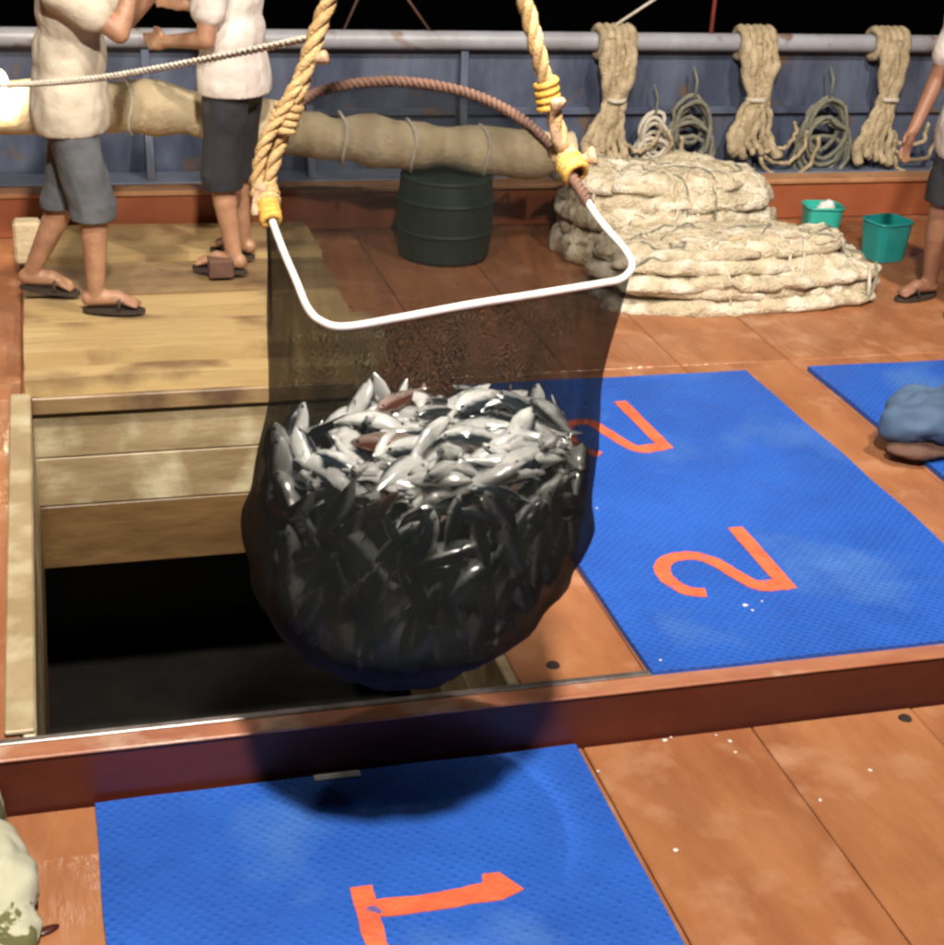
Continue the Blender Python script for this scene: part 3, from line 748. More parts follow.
def wraps(at_, axis, r, n, wd, m, rr=.008):
    a = axis.orthogonal().normalized(); b = axis.cross(a)
    pts = [at_ + axis*(wd*(j/(n*12)-.5)) + (a*cos(j*pi/6)+b*sin(j*pi/6))*(r+.003*nz(j*.4, n)) for j in range(n*12+1)]
    obj('knot', tubem(rel(pts, ring_), rr, 7), m, bridle, smooth=True)
ax_l = (PP(274, 222, p_rim, n_rim)-PP(264, 176, p_rim, n_rim)).normalized(); ax_r = (PP(584, 196, p_rim, n_rim)-PP(552, 146, p_rim, n_rim)).normalized()
wraps(att_l, ax_l, .020, 5, .085, MT['rope']); wraps(att_l+ax_l*.065, ax_l, .016, 4, .05, MT['yellow'], .007)
wraps(att_r, ax_r, .020, 5, .085, MT['rope']); wraps(att_r+ax_r*.03, ax_r, .024, 3, .05, MT['yellow'], .007)
kp = PY(547, 95, att_r.y); wraps(kp, Vector((-.2, 0, 1)).normalized(), .020, 4, .06, MT['yellow'], .007)
kp = PY(285, 118, att_l.y); wraps(kp, Vector((.3, 0, 1)).normalized(), .022, 4, .06, MT['rope'], .008)
# frayed rag ends at the knots
for (u, v, y, pts2) in ((566, 150, att_r.y, [(0, 0), (-14, -30), (-6, -52)]), (566, 150, att_r.y-.01, [(0, 4), (16, 8), (30, 4)]), (300, 90, att_l.y, [(0, 0), (10, -26), (28, -34)]), (266, 185, att_l.y-.02, [(0, 0), (-10, 14), (-6, 30)])):
    pts = catmull([PY(u+a, v+b, y-.01*i) for i, (a, b) in enumerate(pts2)], 6)
    obj('loose_end', tubem(rel(pts, ring_), lambda q: .016+.007*sin(q*9), 7, flat=.6), MT['rag'], bridle, smooth=True)
obj('ring', tubem([Vector((.05*cos(q), 0, .05+.06*sin(q))) for q in [2*pi*j/20 for j in range(20)]], .011, 8, True), MT['steel'], bridle, smooth=True)
GZ = 5.55
tag(obj('hoist_rope', ropem([ring_+Vector((0, 0, .10)), Vector((ring_.x, ring_.y, GZ-.05))], .014, step=.03), MT['rope'], smooth=True), 'tan hoisting rope running straight up from the bridle ring', 'rope')

# thin pale line from the bridle to the left
ts = PY(312, 37, lp[30].y if len(lp) > 30 else att_l.y)
te = PY(-40, 90, 4.4)
mid = ts.lerp(te, .5)+Vector((0, 0, -.035))
far_ = te + (te-ts)*.9
line_pts = catmull([ts, ts.lerp(te, .5)+Vector((0, 0, -.02)), te, far_], 12)
tag(obj('tag_line', ropem(line_pts, .0085, step=.02), MT['rope_pale'], smooth=True), 'thin pale line running from the bridle to the left in front of both men', 'rope')
pp = thing('mooring_post', 'painted wooden post at far left where the pale line ends', 'post', (far_.x-.03, far_.y, DZ))
obj('shaft', tubem([(0, 0, 0), (0, 0, far_.z-DZ+.15)], .05, 12), MT['sill'], pp, smooth=True)
obj('cap', boxm(-.07, .07, -.07, .07, far_.z-DZ+.15, far_.z-DZ+.19, bev=.006), MT['silltop'], pp)

# ------------------------------------------------------------------ fish
def fish_mesh(idx, m, curve):
    """nose along +x, 1 unit long, back up"""
    bm = bmesh.new(); st = [(0, .012), (.05, .05), (.12, .10), (.25, .14), (.40, .148), (.55, .13), (.70, .09), (.82, .045), (.90, .028)]
    n = 10; rings = []
    for t, h in st:
        wv = h*.56; yo = curve*((t-.4)**2-.1)
        rings.append([bm.verts.new((.5-t, yo+cos(2*pi*k/n)*wv, sin(2*pi*k/n)*h*(1 if sin(2*pi*k/n) > 0 else 1.08))) for k in range(n)])
    for A, B in zip(rings, rings[1:]):
        for k in range(n): bm.faces.new((A[k], A[(k+1) % n], B[(k+1) % n], B[k]))
    bm.faces.new(rings[0][::-1])
    yo = curve*((.9-.4)**2-.1); ye = curve*((1.0-.4)**2-.1)
    def fin(pts, y0, y1, th=.006):
        a = [bm.verts.new((x, y0+(y1-y0)*q+th, z)) for x, z, q in pts]; b = [bm.verts.new((x, y0+(y1-y0)*q-th, z)) for x, z, q in pts]
        bm.faces.new(a); bm.faces.new(b[::-1])
        for i in range(len(pts)): bm.faces.new((a[i], b[i], b[(i+1) % len(pts)], a[(i+1) % len(pts)]))
    fin([(-.38, .028, 0), (-.52, .115, 1), (-.455, .0, .6), (-.52, -.115, 1), (-.38, -.028, 0)], yo, ye)
    fin([(.16, .11, 0), (.06, .165, 0), (-.10, .115, 0), (-.10, .085, 0), (.16, .09, 0)], -.1*curve, -.1*curve)
    fin([(.02, -.12, 0), (-.05, -.16, 0), (-.12, -.1, 0), (-.05, -.09, 0)], -.09*curve, -.09*curve)
    fin([(.24, -.02, 0), (.12, -.055, 0), (.14, -.01, 0)], .07, .09); fin([(.24, -.02, 0), (.12, -.055, 0), (.14, -.01, 0)], -.07, -.09)
    bmesh.ops.recalc_face_normals(bm, faces=bm.faces)
    nf = len(bm.faces)
    for sy in (-1, 1):
        ellipsoid(bm, Vector((.425, sy*.040+curve*.02*0, .022)), (.020, .012, .020), seg=8)
    bm.faces.ensure_lookup_table()
    for f_ in bm.faces[nf:]: f_.material_index = 1
    d = bpy.data.meshes.new('fish'); bm.to_mesh(d); bm.free(); d.materials.append(m); d.materials.append(MT['hole'])
    for p in d.polygons: p.use_smooth = True
    return d
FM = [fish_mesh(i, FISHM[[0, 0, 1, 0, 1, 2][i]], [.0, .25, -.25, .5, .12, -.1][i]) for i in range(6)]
def fish(p, fwd, up, ln, mesh, label, group, join=None):
    x = fwd.normalized(); y = up.cross(x)
    if y.length < 1e-3: y = x.orthogonal()
    y.normalize(); z = x.cross(y)
    R = Matrix((x*ln, y*ln, z*ln)).transposed().to_4x4(); R.translation = p
    if join is not None: join.append((mesh, R)); return
    o = bpy.data.objects.new('fish', mesh); COL.objects.link(o); o.matrix_world = R
    tag(o, label, 'fish', group); return o
rnd = random.Random(11)
cx0, cy0, r0 = level_at(1.075)
ZF = 1.075            # level of the fish in the bag
def zsurf(x, y): return ZF + .05*nz(x*5, y*5, 2) + .16*(x-cx0)
def inside(x, y, z, g): 
    cx, cy, r = level_at(z); ra = max(.02, r*g-.012); return ((abs(x-cx)/ra)**2.25+(abs(y-cy)/min(ra*1.02, .31*g-.012))**2.25) < 1
cnt = 0; tries = 0; placed = []
while cnt < 120 and tries < 6000:
    tries += 1
    x, y = cx0+rnd.uniform(-1, 1)*r0, cy0+rnd.uniform(-1, 1)*.31
    if not inside(x, y, ZF, .86): continue
    if cnt < 95 and any((x-a)**2+(y-b)**2 < .036**2 for a, b in placed): continue
    placed.append((x, y)); a = rnd.uniform(0, 2*pi); el = rnd.uniform(-.16, .22) if cnt % 6 else rnd.uniform(.3, .7)
    fwd = Vector((cos(a)*cos(el), sin(a)*cos(el), sin(el)))
    up = Vector((-sin(a)*rnd.choice((-1, 1)), cos(a), rnd.uniform(-.5, .15)))
    ln = rnd.uniform(.16, .22)
    p = Vector((x, y, zsurf(x, y)-.035+.05*cnt/120+rnd.uniform(-.006, .006)))
    # keep nose and tail inside the net
    for _ in range(12):
        if all(inside(*(p+fwd*s_*ln*.5), .93) for s_ in (-1, 1)): break
        p.x += (cx0-p.x)*.12; p.y += (cy0-p.y)*.12
    else:
        fwd = Vector((-(p.y-cy0), p.x-cx0, 0)).normalized()
    fish(p, fwd, up, ln, FM[rnd.choice([0, 1, 2, 3, 0, 1, 4, 0, 1, 3, 5])], 'silvery fish lying on top of the heap inside the net bag', 'fish on top of the heap')
    cnt += 1
# fish pressed against the netting
cnt = 0
for j in range(11):
    z = ZF-.055-.05*j
    cx, cy, r = level_at(z)
    m_ = max(6, int(round(2*pi*r/.088)))
    for k in range(m_):
        if cnt >= 180: break
        q = 2*pi*(k+rnd.uniform(-.3, .3)+.5*(j % 2))/m_
        g = (r-.026)/r if r > .1 else .6
        p = ringpt(z+rnd.uniform(-.02, .02), q, g, False)
        nrm = Vector((cos(q), sin(q), -.0 if z > .7 else -.35)).normalized()
        tang = Vector((-sin(q), cos(q), 0)); up_ = nrm.cross(tang).normalized()
        a = rnd.gauss(pi/2, .55) if j > 2 else rnd.uniform(0, pi)
        fwd = (tang*cos(a)+up_*sin(a))*rnd.choice((-1, 1))
        side = fwd.cross(nrm).normalized()
        up = (nrm + side*rnd.gauss(0, .55)).normalized()
        ln = rnd.uniform(.14, .20)
        for _ in range(30):
            if all((p+fwd*s_*ln*.52).z > bot_.z+.07 and inside(*(p+fwd*s_*ln*.54), .99 if z > .65 else .92) for s_ in (-1, 1)) and inside(*p, .975): break
            p.x += (cx-p.x)*.03; p.y += (cy-p.y)*.03; p.z += .004 if z < .75 else 0
        else: continue
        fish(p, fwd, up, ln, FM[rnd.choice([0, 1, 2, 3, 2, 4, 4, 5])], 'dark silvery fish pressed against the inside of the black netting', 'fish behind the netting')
        cnt += 1
# the packed middle of the catch, which nobody could count
bm = bmesh.new(); rings = []
for j in range(16):
    z = ZF-.03 - (ZF-.03-bot_.z-.05)*j/15; cx, cy, r = level_at(z); rr = max(.02, r-.062)
    rings.append([bm.verts.new((cx+cos(2*pi*k/36)*rr, cy+sin(2*pi*k/36)*min(rr, .25), z+.03*nz(k*.7, j))) for k in range(36)])
for A, B in zip(rings, rings[1:]):
    for k in range(36): bm.faces.new((A[k], A[(k+1) % 36], B[(k+1) % 36], B[k]))
bm.faces.new(rings[0]); bm.faces.new(rings[-1][::-1])
fm = []
for i in range(170):
    z = rnd.uniform(bot_.z+.18, ZF-.06); q = rnd.uniform(0, 2*pi); cx, cy, r = level_at(z); rr = max(.03, r-.062)
    p = Vector((cx+cos(q)*rr, cy+sin(q)*min(rr, .25), z))
    fw_ = Vector((rnd.gauss(0, .5), rnd.gauss(0, .5), rnd.choice((-1, 1)))).normalized()
    if not all(inside(*(p+fw_*s_*.085), .9) for s_ in (-1, 1)): continue
    fish(p, fw_, Vector((rnd.gauss(0, 1), rnd.gauss(0, 1), .1)), .15, FM[2], '', '', fm)
for me_, R in fm:
    n0 = len(bm.verts); bm.from_mesh(me_); bm.verts.ensure_lookup_table()
    for v in bm.verts[n0:]: v.co = R @ v.co
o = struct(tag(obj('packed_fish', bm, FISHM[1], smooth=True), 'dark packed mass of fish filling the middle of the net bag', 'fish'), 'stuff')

# ------------------------------------------------------------------ small things lying about
def scrap(name, label, cat, p, sx, sy, h, m, rz=0, s=0):
    bm = bmesh.new(); ellipsoid(bm, (0, 0, h/2), (sx, sy, h/2), seg=12)
    for v in bm.verts:
        v.co.x *= 1+.3*nz(v.co.y*60, s); v.co.y *= 1+.3*nz(v.co.x*40, s+4); v.co.z = max(v.co.z, 0.0005)
    o = tag(obj(name, bm, m, loc=p, smooth=True), label, cat); o.rotation_euler.z = rz; return o
p = PZ(333, 762, .018)
tag(obj('plastic_strip', boxm(p.x-.06, p.x+.06, 3.095, 3.118, .0185, .024, bev=.002), MT['white']), 'short white plastic strip lying against the red beam on mat 1', 'scrap')
p = PZ(68, 640, -.02)
zz_ = PP(68, 642, Vector((HX0, 0, 0)), Vector((1, 0, 0)))
bm = bmesh.new(); ellipsoid(bm, (0, 0, 0), (.012, .045, .065), seg=14)
for v in bm.verts: v.co += Vector((.2, 1, 1))*.02*nz(v.co.y*40, v.co.z*40, 5)
tag(obj('white_scrap', bm, MT['white'], loc=(HX0+.009, zz_.y, zz_.z), smooth=True), 'white scrap stuck to the inner left wall of the open hatch', 'scrap')
for (u, v, z, lab, pa) in ((553, 665, DZ+.0005, 'x', rdeck), (905, 718, .0005, 'y', deck)):
    p = PZ(u, v, z); bm = bmesh.new(); bmesh.ops.create_cone(bm, cap_ends=True, segments=20, radius1=.02, radius2=.017, depth=.005, matrix=Matrix.Translation((p.x, p.y, z+.0025)))
    obj('plug', bm, MT['hole'], pa)
# fish scales and drips
bm = bmesh.new()
specks = [(665, 740, .0012), (671, 737, .0012), (730, 741, .0012), (735, 752, .0012), (675, 850, .0012), (598, 771, .0012), (716, 735, .0012), (820, 800, .0012), (870, 770, .0012), (502, 660, DZ+.002),
          (745, 605, DZ+.0225), (762, 601, DZ+.0225), (752, 610, DZ+.0225), (597, 508, DZ+.0225), (592, 520, DZ+.0225), (660, 660, DZ+.0225), (505, 668, DZ+.002)]
for (u, v, z) in specks:
    p = PZ(u, v, z); x, y = p.x, p.y; r = rnd.uniform(.003, .008)
    v4 = [bm.verts.new((x+r*cos(q)*rnd.uniform(.6, 1.6), y+r*sin(q), z+.0006)) for q in (0, 1.2, 2.4, 3.7, 5)]
    f_ = bm.faces.new(v4); e_ = bmesh.ops.extrude_face_region(bm, geom=[f_])
    for g in e_['geom']:
        if isinstance(g, bmesh.types.BMVert): g.co.z += .0012
struct(tag(obj('fish_scales', bm, MT['white']), 'scattered silvery fish scales and specks on the deck', 'fish scales'), 'stuff')

# cloth bundle bottom-left
bm = bmesh.new(); c = PZ(-30, 905, 0)
for dx, dy, rz_, r in ((0, 0, .10, .16), (-.05, .22, .10, .14), (-.12, -.2, .12, .18), (.07, -.17, .05, .10), (-.2, .05, .12, .2), (.035, .10, .06, .09)):
    ellipsoid(bm, (dx, dy, rz_*.75), (r, r*1.05, rz_))
bm = remesh(bm, .012, 4, cuts=[((0, 0, .001), (0, 0, -1))], wob=.022, wscale=9, seed=3)
tag(obj('cloth_bundle', bm, MT['camo'], loc=(c.x, c.y, 0), smooth=True), 'crumpled cream and olive cloth at the bottom left corner', 'cloth')
p = PZ(47, 932, 0)
scrap('dark_scrap', 'small dark red scrap beside the cream and olive cloth', 'scrap', p, .03, .012, .014, MT['coaming'], .4, 2)
# blue-grey bundle at the right edge
c = PZ(928, 452, DZ+.022)
bt = thing('cloth_bundle', 'rounded blue-grey cloth bundle on the mat at the right edge', 'cloth', (c.x+.0, c.y, DZ+.0225))
bm = bmesh.new(); ellipsoid(bm, (0, .05, .12), (.17, .14, .095)); ellipsoid(bm, (-.08, .03, .10), (.10, .11, .075)); ellipsoid(bm, (.20, .08, .13), (.17, .14, .12)); ellipsoid(bm, (.06, .15, .11), (.14, .1, .08))
obj('cloth', remesh(bm, .012, 4, wob=.03, wscale=8, seed=4), MT['boot'], bt, smooth=True)
bm = bmesh.new(); ellipsoid(bm, (-.03, -.02, .03), (.16, .08, .03)); ellipsoid(bm, (.1, .02, .035), (.16, .1, .035))
obj('base', remesh(bm, .01, 3, cuts=[((0, 0, .001), (0, 0, -1))], wob=.008, wscale=12), MT['brown'], bt, smooth=True)
bm = bmesh.new(); ellipsoid(bm, (.10, -.09, .09), (.09, .05, .055)); ellipsoid(bm, (.18, -.06, .08), (.1, .06, .06))
obj('tan_end', remesh(bm, .01, 4, wob=.008, wscale=14), MT['skin'], bt, smooth=True)
p = PZ(30, 271, DZ+.045)
tag(obj('foam_block', boxm(p.x-.06, p.x+.06, p.y, p.y+.1, DZ+.075, DZ+.27, bev=.012), MT['netroll']), 'pale yellow foam block standing on the boards behind the walking man', 'block')
# block under the second man's heel
p = PZ(222, 284, DZ+.045)
tag(obj('wooden_block', boxm(p.x-.055, p.x+.055, p.y-.0, p.y+.12, DZ+.072, DZ+.155, bev=.006), MT['brown']), 'small dark brown wooden block beside the feet of the man in black shorts', 'block')

# ------------------------------------------------------------------ people
def hand(bm, wrist, fwd, palm_n, s=1.0, curl=.5, left=1):
    fwd = fwd.normalized(); palm_n = (palm_n - fwd*palm_n.dot(fwd)).normalized(); side = fwd.cross(palm_n)*left
    R = Matrix((fwd, side, palm_n)).transposed()
    ellipsoid(bm, wrist+fwd*.045*s, (.05*s, .04*s, .017*s), R)
    for i, (o_, ln) in enumerate(((-.03, .066), (-.01, .076), (.010, .072), (.029, .056))):
        a = wrist+fwd*.085*s+side*o_*s; c1 = curl*(.6+.12*i)
        b = a+(fwd*cos(c1)+palm_n*sin(c1))*ln*.5*s; c = b+(fwd*cos(c1*2)+palm_n*sin(c1*2))*ln*.5*s
        capsule(bm, a-fwd*.02*s, .0105*s, b, .0095*s, 8); capsule(bm, b, .0095*s, c, .008*s, 8)
    a = wrist+fwd*.025*s-side*.03*s; b = a+(fwd*.7-side*.6+palm_n*.35)*.035*s; c = b+(fwd*.95-side*.1+palm_n*.3)*.03*s
    capsule(bm, a, .014*s, b, .0115*s, 8); capsule(bm, b, .0115*s, c, .009*s, 8)

def person(label, loc, heading, J, shirt, shorts, skin, hem_z, knee_cut, sleeve=.55, sandals=True):
    """J: joints in the figure's own frame, facing +x, left = +y, z up from the soles"""
    t = thing('person', label, 'person', loc, heading)
    J = {k: Vector(v) for k, v in J.items()}
    bm = bmesh.new()
    ellipsoid(bm, J['pelvis'], (.105, .145, .12)); ellipsoid(bm, J['pelvis'].lerp(J['chest'], .45), (.095, .13, .15)); ellipsoid(bm, J['chest'], (.105, .155, .17))
    capsule(bm, J['chest']+Vector((0, 0, .08)), .075, J['neck'], .055); capsule(bm, J['neck'], .052, J['head']+Vector((-.01, 0, -.06)), .052)
    hd = J['head']; ellipsoid(bm, hd, (.093, .072, .112)); ellipsoid(bm, hd+Vector((.03, 0, -.06)), (.058, .052, .055))
    capsule(bm, hd+Vector((.088, 0, .012)), .010, hd+Vector((.108, 0, -.024)), .014); capsule(bm, hd+Vector((.078, -.03, .03)), .012, hd+Vector((.078, .03, .03)), .012)
    capsule(bm, hd+Vector((.083, -.018, -.058)), .009, hd+Vector((.083, .018, -.058)), .009)
    for s in (-1, 1): ellipsoid(bm, hd+Vector((-.005, s*.074, -.005)), (.018, .010, .03))
    for s, S in ((1, 'l'), (-1, 'r')):
        sh, el, wr = J['sho_'+S], J['elb_'+S], J['wri_'+S]
        capsule(bm, J['chest']+Vector((0, s*.07, .11)), .07, sh, .062); capsule(bm, sh, .056, el, .041); capsule(bm, el, .042, wr, .027)
        hand(bm, wr, wr-el, J.get('palm_'+S, Vector((0, -s, 0))), 1.0, .45, s)
        hp, kn, an = J['hip_'+S], J['kne_'+S], J['ank_'+S]
        capsule(bm, hp, .092, kn, .056); capsule(bm, kn, .054, kn.lerp(an, .35), .056); capsule(bm, kn.lerp(an, .35), .055, an, .036)
        toe = J['toe_'+S]; d = (toe-an); capsule(bm, an+Vector((-.03, 0, -.03)), .034, an.lerp(toe, .55)+Vector((0, 0, .0)), .033); capsule(bm, an.lerp(toe, .5), .033, toe, .022)
        lat = Vector((0, 0, 1)).cross(d).normalized()
        for i in range(5): capsule(bm, toe+lat*(.030-.015*i)*1.0 - d.normalized()*.03, .014, toe+lat*(.032-.016*i)+d.normalized()*(.022-.004*abs(i-1.0))-Vector((0, 0, .006)), .010, 8)
    body = obj('body', remesh(bm, .0085, 3), skin, t, smooth=True)
    for s in (-1, 1):
        b = bmesh.new(); ellipsoid(b, hd+Vector((.079, s*.030, .012)), (.013, .013, .010), seg=10); obj('eye', b, MT['eye'], body, smooth=True)
    b = bmesh.new(); ellipsoid(b, hd+Vector((-.014, 0, .022)), (.101, .083, .108)); ellipsoid(b, hd+Vector((.03, 0, .075)), (.075, .07, .045))
    obj('hair', remesh(b, .01, 2, cuts=[(hd+Vector((.05, 0, .02)), Vector((.75, 0, -.66)))], wob=.006, wscale=30), MT['hair'], body, smooth=True)
    # shirt
    b = bmesh.new(); pe, ch = J['pelvis'], J['chest']
    ellipsoid(b, pe+Vector((0, 0, -.02)), (.158, .212, .26)); ellipsoid(b, pe.lerp(ch, .5), (.14, .185, .2)); ellipsoid(b, ch, (.13, .185, .19))
    capsule(b, ch+Vector((0, 0, .09)), .095, J['neck']+Vector((0, 0, -.02)), .066)
    cuts = [((0, 0, hem_z), (0, 0, -1)), (J['neck']+Vector((0, 0, -.005)), (J['head']-J['neck']).normalized())]
    for s, S in ((1, 'l'), (-1, 'r')):
        sh, el = J['sho_'+S], J['elb_'+S]; capsule(b, ch+Vector((0, s*.07, .10)), .098, sh, .088); capsule(b, sh, .085, sh.lerp(el, sleeve), .074)
    obj('shirt', remesh(b, .011, 4, cuts=cuts, wob=.011, wscale=8.5, seed=hem_z*10, zs=.7), shirt, t, smooth=True)
    # shorts
    b = bmesh.new(); ellipsoid(b, pe+Vector((0, 0, -.01)), (.125, .166, .14))
    for S in 'lr':
        hp, kn, an = J['hip_'+S], J['kne_'+S], J['ank_'+S]
        end = hp.lerp(kn, knee_cut) if knee_cut <= 1 else kn.lerp(an, knee_cut-1)
        capsule(b, hp+Vector((0, 0, .02)), .104, kn if knee_cut > 1 else end, .092 if knee_cut > 1 else .1, 16)
        if knee_cut > 1: capsule(b, kn, .096, end, .09, 16)
    lo = min((J['hip_'+S].lerp(J['kne_'+S], knee_cut) if knee_cut <= 1 else J['kne_'+S].lerp(J['ank_'+S], knee_cut-1)).z for S in 'lr')
    obj('shorts', remesh(b, .011, 3, cuts=[((0, 0, lo-.01), (0, 0, -1))], wob=.011, wscale=9, seed=5, zs=.6), shorts, t, smooth=True)
    if sandals:
        for S in 'lr':
            an, toe = J['ank_'+S], J['toe_'+S]; d = toe-an; d.z = 0; d.normalize(); lat = Vector((-d.y, d.x, 0))
            z0 = min(toe.z, an.z-.05) - .026; slope = (toe.z-.022) - (an.z-.066)
            L_ = [(an-d*.06), toe+d*.045]; b = bmesh.new(); n = 20; ring0, ring1 = [], []
            c0 = (L_[0]+L_[1])/2; half = (L_[1]-L_[0]); half.z = 0; hl_ = half.length/2
            for k in range(n):
                q = 2*pi*k/n; px, py = cos(q)*hl_, sin(q)*.043*(1+.18*cos(q))
                zz = (an.z-.066) + slope*((px+hl_)/(2*hl_)) - .006
                v = Vector((c0.x, c0.y, 0))+d*px+lat*py
                ring0.append(b.verts.new((v.x, v.y, zz-.014))); ring1.append(b.verts.new((v.x, v.y, zz+.002)))
            b.faces.new(ring0[::-1]); b.faces.new(ring1)
            for k in range(n): b.faces.new((ring0[k], ring0[(k+1) % n], ring1[(k+1) % n], ring1[k]))
            sole = obj('sandal', b, MT['sandal'], t)
            m_ = an.lerp(toe, .62); zz = (an.z-.066) + slope*.7
            pts = [m_+lat*.045*cos(q)+Vector((0, 0, 1))*(zz-m_.z+.05*sin(q)) for q in [pi*j/8 for j in range(9)]]
            obj('strap', tubem(pts, .009, 6, flat=.5), MT['sandal'], sole, smooth=True)
    return t
SOLE = .022
# man 1: walks to the right, forearm raised
BZ = DZ+.076
person('man in beige shirt and grey-blue knee shorts walking on the boards, forearm raised', (.09, 6.24, BZ), radians(-12), dict(
    pelvis=(0, 0, .86), chest=(.02, 0, 1.19), neck=(.03, 0, 1.39), head=(.06, 0, 1.53),
    sho_l=(.02, .19, 1.31), elb_l=(.20, .22, 1.14), wri_l=(.36, .14, 1.30), palm_l=(0, 0, 1),
    sho_r=(.03, -.19, 1.31), elb_r=(.24, -.20, 1.16), wri_r=(.30, -.12, 1.38), palm_r=(0, 1, 0),
    hip_l=(0, .085, .82), kne_l=(-.06, .09, .44), ank_l=(-.22, .09, .115), toe_l=(-.07, .09, .05),
    hip_r=(0, -.085, .82), kne_r=(.085, -.09, .45), ank_r=(.075, -.09, .088), toe_r=(.23, -.09, .045)),
    MT['beige'], MT['shorts'], MT['skin'], .745, 1.1)
# man 2: stands with his back turned a little
person('man in white shirt and black knee shorts standing beyond the net bag', (.80, 6.70, BZ), radians(150), dict(
    pelvis=(0, 0, .86), chest=(.01, 0, 1.19), neck=(.02, 0, 1.39), head=(.045, 0, 1.53),
    sho_l=(.01, .19, 1.31), elb_l=(.02, .25, 1.05), wri_l=(.22, .20, 1.02), palm_l=(0, -1, 0),
    sho_r=(.01, -.19, 1.31), elb_r=(.10, -.24, 1.07), wri_r=(.28, -.14, 1.12), palm_r=(0, 1, 0),
    hip_l=(0, .085, .82), kne_l=(.03, .10, .44), ank_l=(-.03, .11, .088), toe_l=(.12, .13, .045),
    hip_r=(0, -.085, .82), kne_r=(.05, -.10, .45), ank_r=(.02, -.12, .088), toe_r=(.16, -.15, .045)),
    MT['shirtwhite'], MT['black'], MT['skin'], .80, 1.12)
# man 3: right edge, mostly outside the frame
person('man in white shirt and black shorts cut off by the right edge of the photo', (4.09, 5.98, DZ+.002), radians(200), dict(
    pelvis=(0, 0, .84), chest=(.03, 0, 1.17), neck=(.05, 0, 1.37), head=(.08, 0, 1.51),
    sho_l=(.02, .19, 1.29), elb_l=(.05, .24, 1.02), wri_l=(.16, .23, .78), palm_l=(0, -1, 0),
    sho_r=(.02, -.19, 1.29), elb_r=(.06, -.24, 1.03), wri_r=(.18, -.23, .80), palm_r=(0, 1, 0),
    hip_l=(0, .085, .80), kne_l=(.04, .10, .43), ank_l=(-.02, .12, .088), toe_l=(.13, .14, .045),
    hip_r=(0, -.085, .80), kne_r=(.04, -.10, .43), ank_r=(.0, -.12, .088), toe_r=(.15, -.14, .045)),
    MT['shirtwhite'], MT['black'], MT['skin_tan'], .70, .82)

# ------------------------------------------------------------------ gantries, deck floodlights and added lamps (above the frame)
def gantry(label, y, bars):
    g = thing('lamp_gantry', label, 'gantry', (0, y, 0))
    for x, z0 in ((-3.3, DZ if y > 3.2 else 0), (6.8, DZ if y > 3.2 else 0)):
        obj('post', tubem([(x, 0, z0), (x, 0, GZ)], .06, 12), MT['galv'], g, smooth=True)
    obj('crossbar', tubem([(-3.36, 0, GZ), (6.86, 0, GZ)], .05, 12), MT['galv'], g, smooth=True)
gantry('painted steel gantry above the net bag carrying the hoist', ring_.y, 0)
gantry('painted steel lamp gantry over the near deck', .1, 0)
def flood(label, p, target, power, size, col, spot=None):
    p, target = Vector(p), Vector(target); d = (target-p).normalized()
    R = d.to_track_quat('-Z', 'Y')
    t = thing('floodlight', label, 'floodlight', p); t.rotation_mode = 'QUATERNION'; t.rotation_quaternion = R
    s = size/2+.03; bm = bmesh.new()
    o1 = [(-s, -s, 0), (s, -s, 0), (s, s, 0), (-s, s, 0)]; o2 = [(-s*.6, -s*.6, .16), (s*.6, -s*.6, .16), (s*.6, s*.6, .16), (-s*.6, s*.6, .16)]
    A = [bm.verts.new(q) for q in o1]; B = [bm.verts.new(q) for q in o2]
    for k in range(4): bm.faces.new((A[k], A[(k+1) % 4], B[(k+1) % 4], B[k]))
    bm.faces.new(B)
    obj('housing', bm, MT['housing'], t)
    obj('lens', boxm(-size/2, size/2, -size/2, size/2, .02, .03), MT['lens'], t)
    obj('bracket', tubem([(-s, 0, .06), (-s, 0, .22), (0, 0, .26), (s, 0, .22), (s, 0, .06)], .012, 8), MT['galv'], t)
    if spot:
        ld = bpy.data.lights.new('floodlight_beam', 'SPOT'); ld.spot_size = radians(spot); ld.spot_blend = .55; ld.shadow_soft_size = size*.5
    else:
        ld = bpy.data.lights.new('floodlight_beam', 'AREA'); ld.shape = 'SQUARE'; ld.size = size
    ld.energy = power; ld.color = col
    lo_ = bpy.data.objects.new('floodlight_beam', ld); COL.objects.link(lo_); lo_.parent = t; lo_.location = (0, 0, -.01)
    return t
WARM = (1.0, .90, .77)
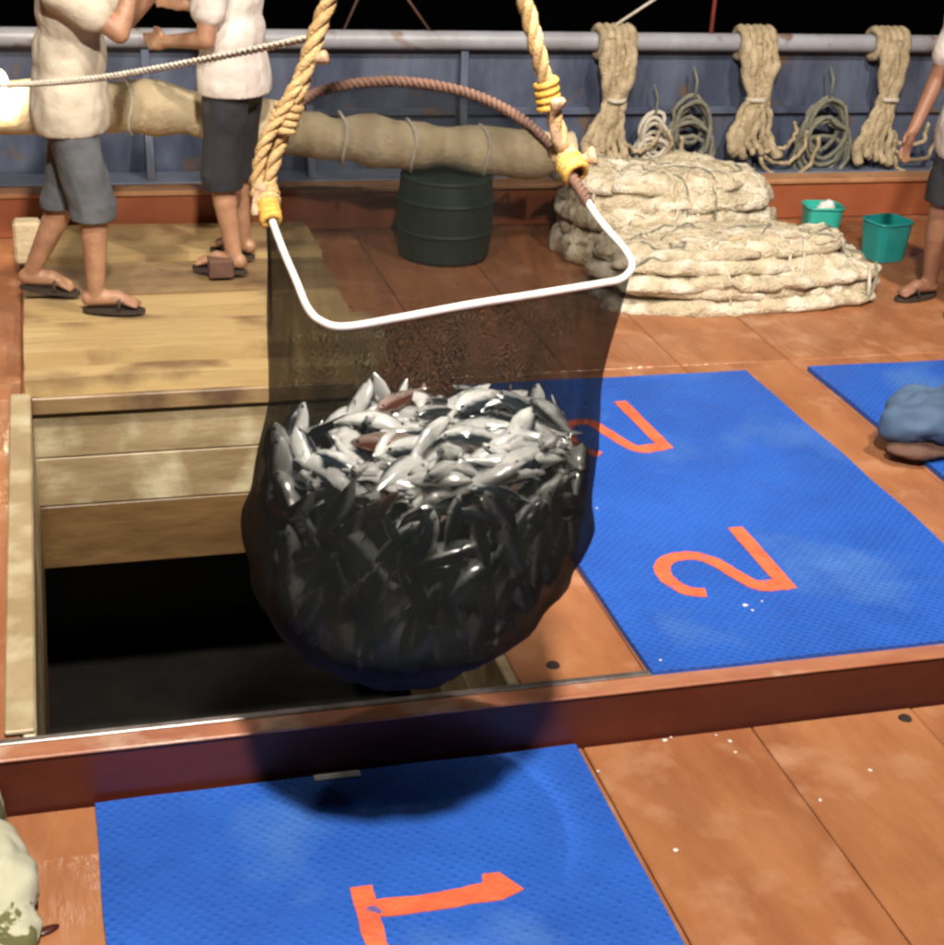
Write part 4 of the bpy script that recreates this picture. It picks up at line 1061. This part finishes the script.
flood('lit floodlight on the near gantry over mat 1', (.35, .1, GZ-.3), (1.25, 3.6, 0), 460, .3, WARM)
flood('lit floodlight on the hoist gantry pointing at the nets', (3.4, ring_.y+.1, GZ-.3), (3.3, 6.9, .4), 850, .25, WARM, 95)
flood('lit floodlight on the hoist gantry pointing at the two men', (-.4, ring_.y+.1, GZ-.3), (.3, 6.9, .6), 540, .25, WARM, 85)
flood('unseen spotlight added on the hoist gantry to brighten the top fish', (ring_.x+.28, ring_.y-.08, GZ-.3), (.77, 2.88, 1.1), 1500, .2, WARM, 10)  # added narrow lamp, there only to brighten the top fish
gantry('unseen steel gantry above the bulwark, added to hold the sheen lamp', 7.8, 0)
flood('unseen small floodlight added above the bulwark for sheen on mat 1', (.25, 7.8, 4.4), (.6, 3.4, 0), 7, .10, WARM)  # added weak back lamp on its own gantry, only for wet sheen
tag(obj('added_lamp_pole', tubem([(.25, 7.8, 4.65), (.25, 7.8, GZ)], .02, 8), MT['galv']), 'short steel pole added to carry the unseen sheen lamp', 'pole')
# lit work lamp standing on the cream roll at the left edge
wp = PY(-3, 86, 6.82)
wl = thing('work_lamp', 'small lit work lamp glaring at the left edge before the cream roll', 'lamp', wp)
wl.rotation_euler = (0, 0, radians(50))
bm = bmesh.new(); bmesh.ops.create_cone(bm, cap_ends=False, segments=24, radius1=.075, radius2=.04, depth=.11, matrix=Matrix.Translation((0, .055, 0)) @ Matrix.Rotation(radians(-90), 4, 'X'))
obj('shade', bm, MT['housing'], wl)
bm = bmesh.new(); ellipsoid(bm, (0, .01, 0), (.07, .03, .07)); obj('lens', bm, MT['worklens'], wl, smooth=True)
obj('clamp', tubem([(0, .1, 0), (0, .13, -.04), (0, .16, -.06)], .012, 8), MT['housing'], wl)
ld = bpy.data.lights.new('work_lamp_beam', 'SPOT'); ld.energy = 40; ld.color = (1, .82, .5); ld.spot_size = radians(160); ld.shadow_soft_size = .05
lo_ = bpy.data.objects.new('work_lamp_beam', ld); COL.objects.link(lo_); lo_.parent = wl; lo_.location = (0, -.03, 0); lo_.rotation_euler = (radians(90), 0, 0)
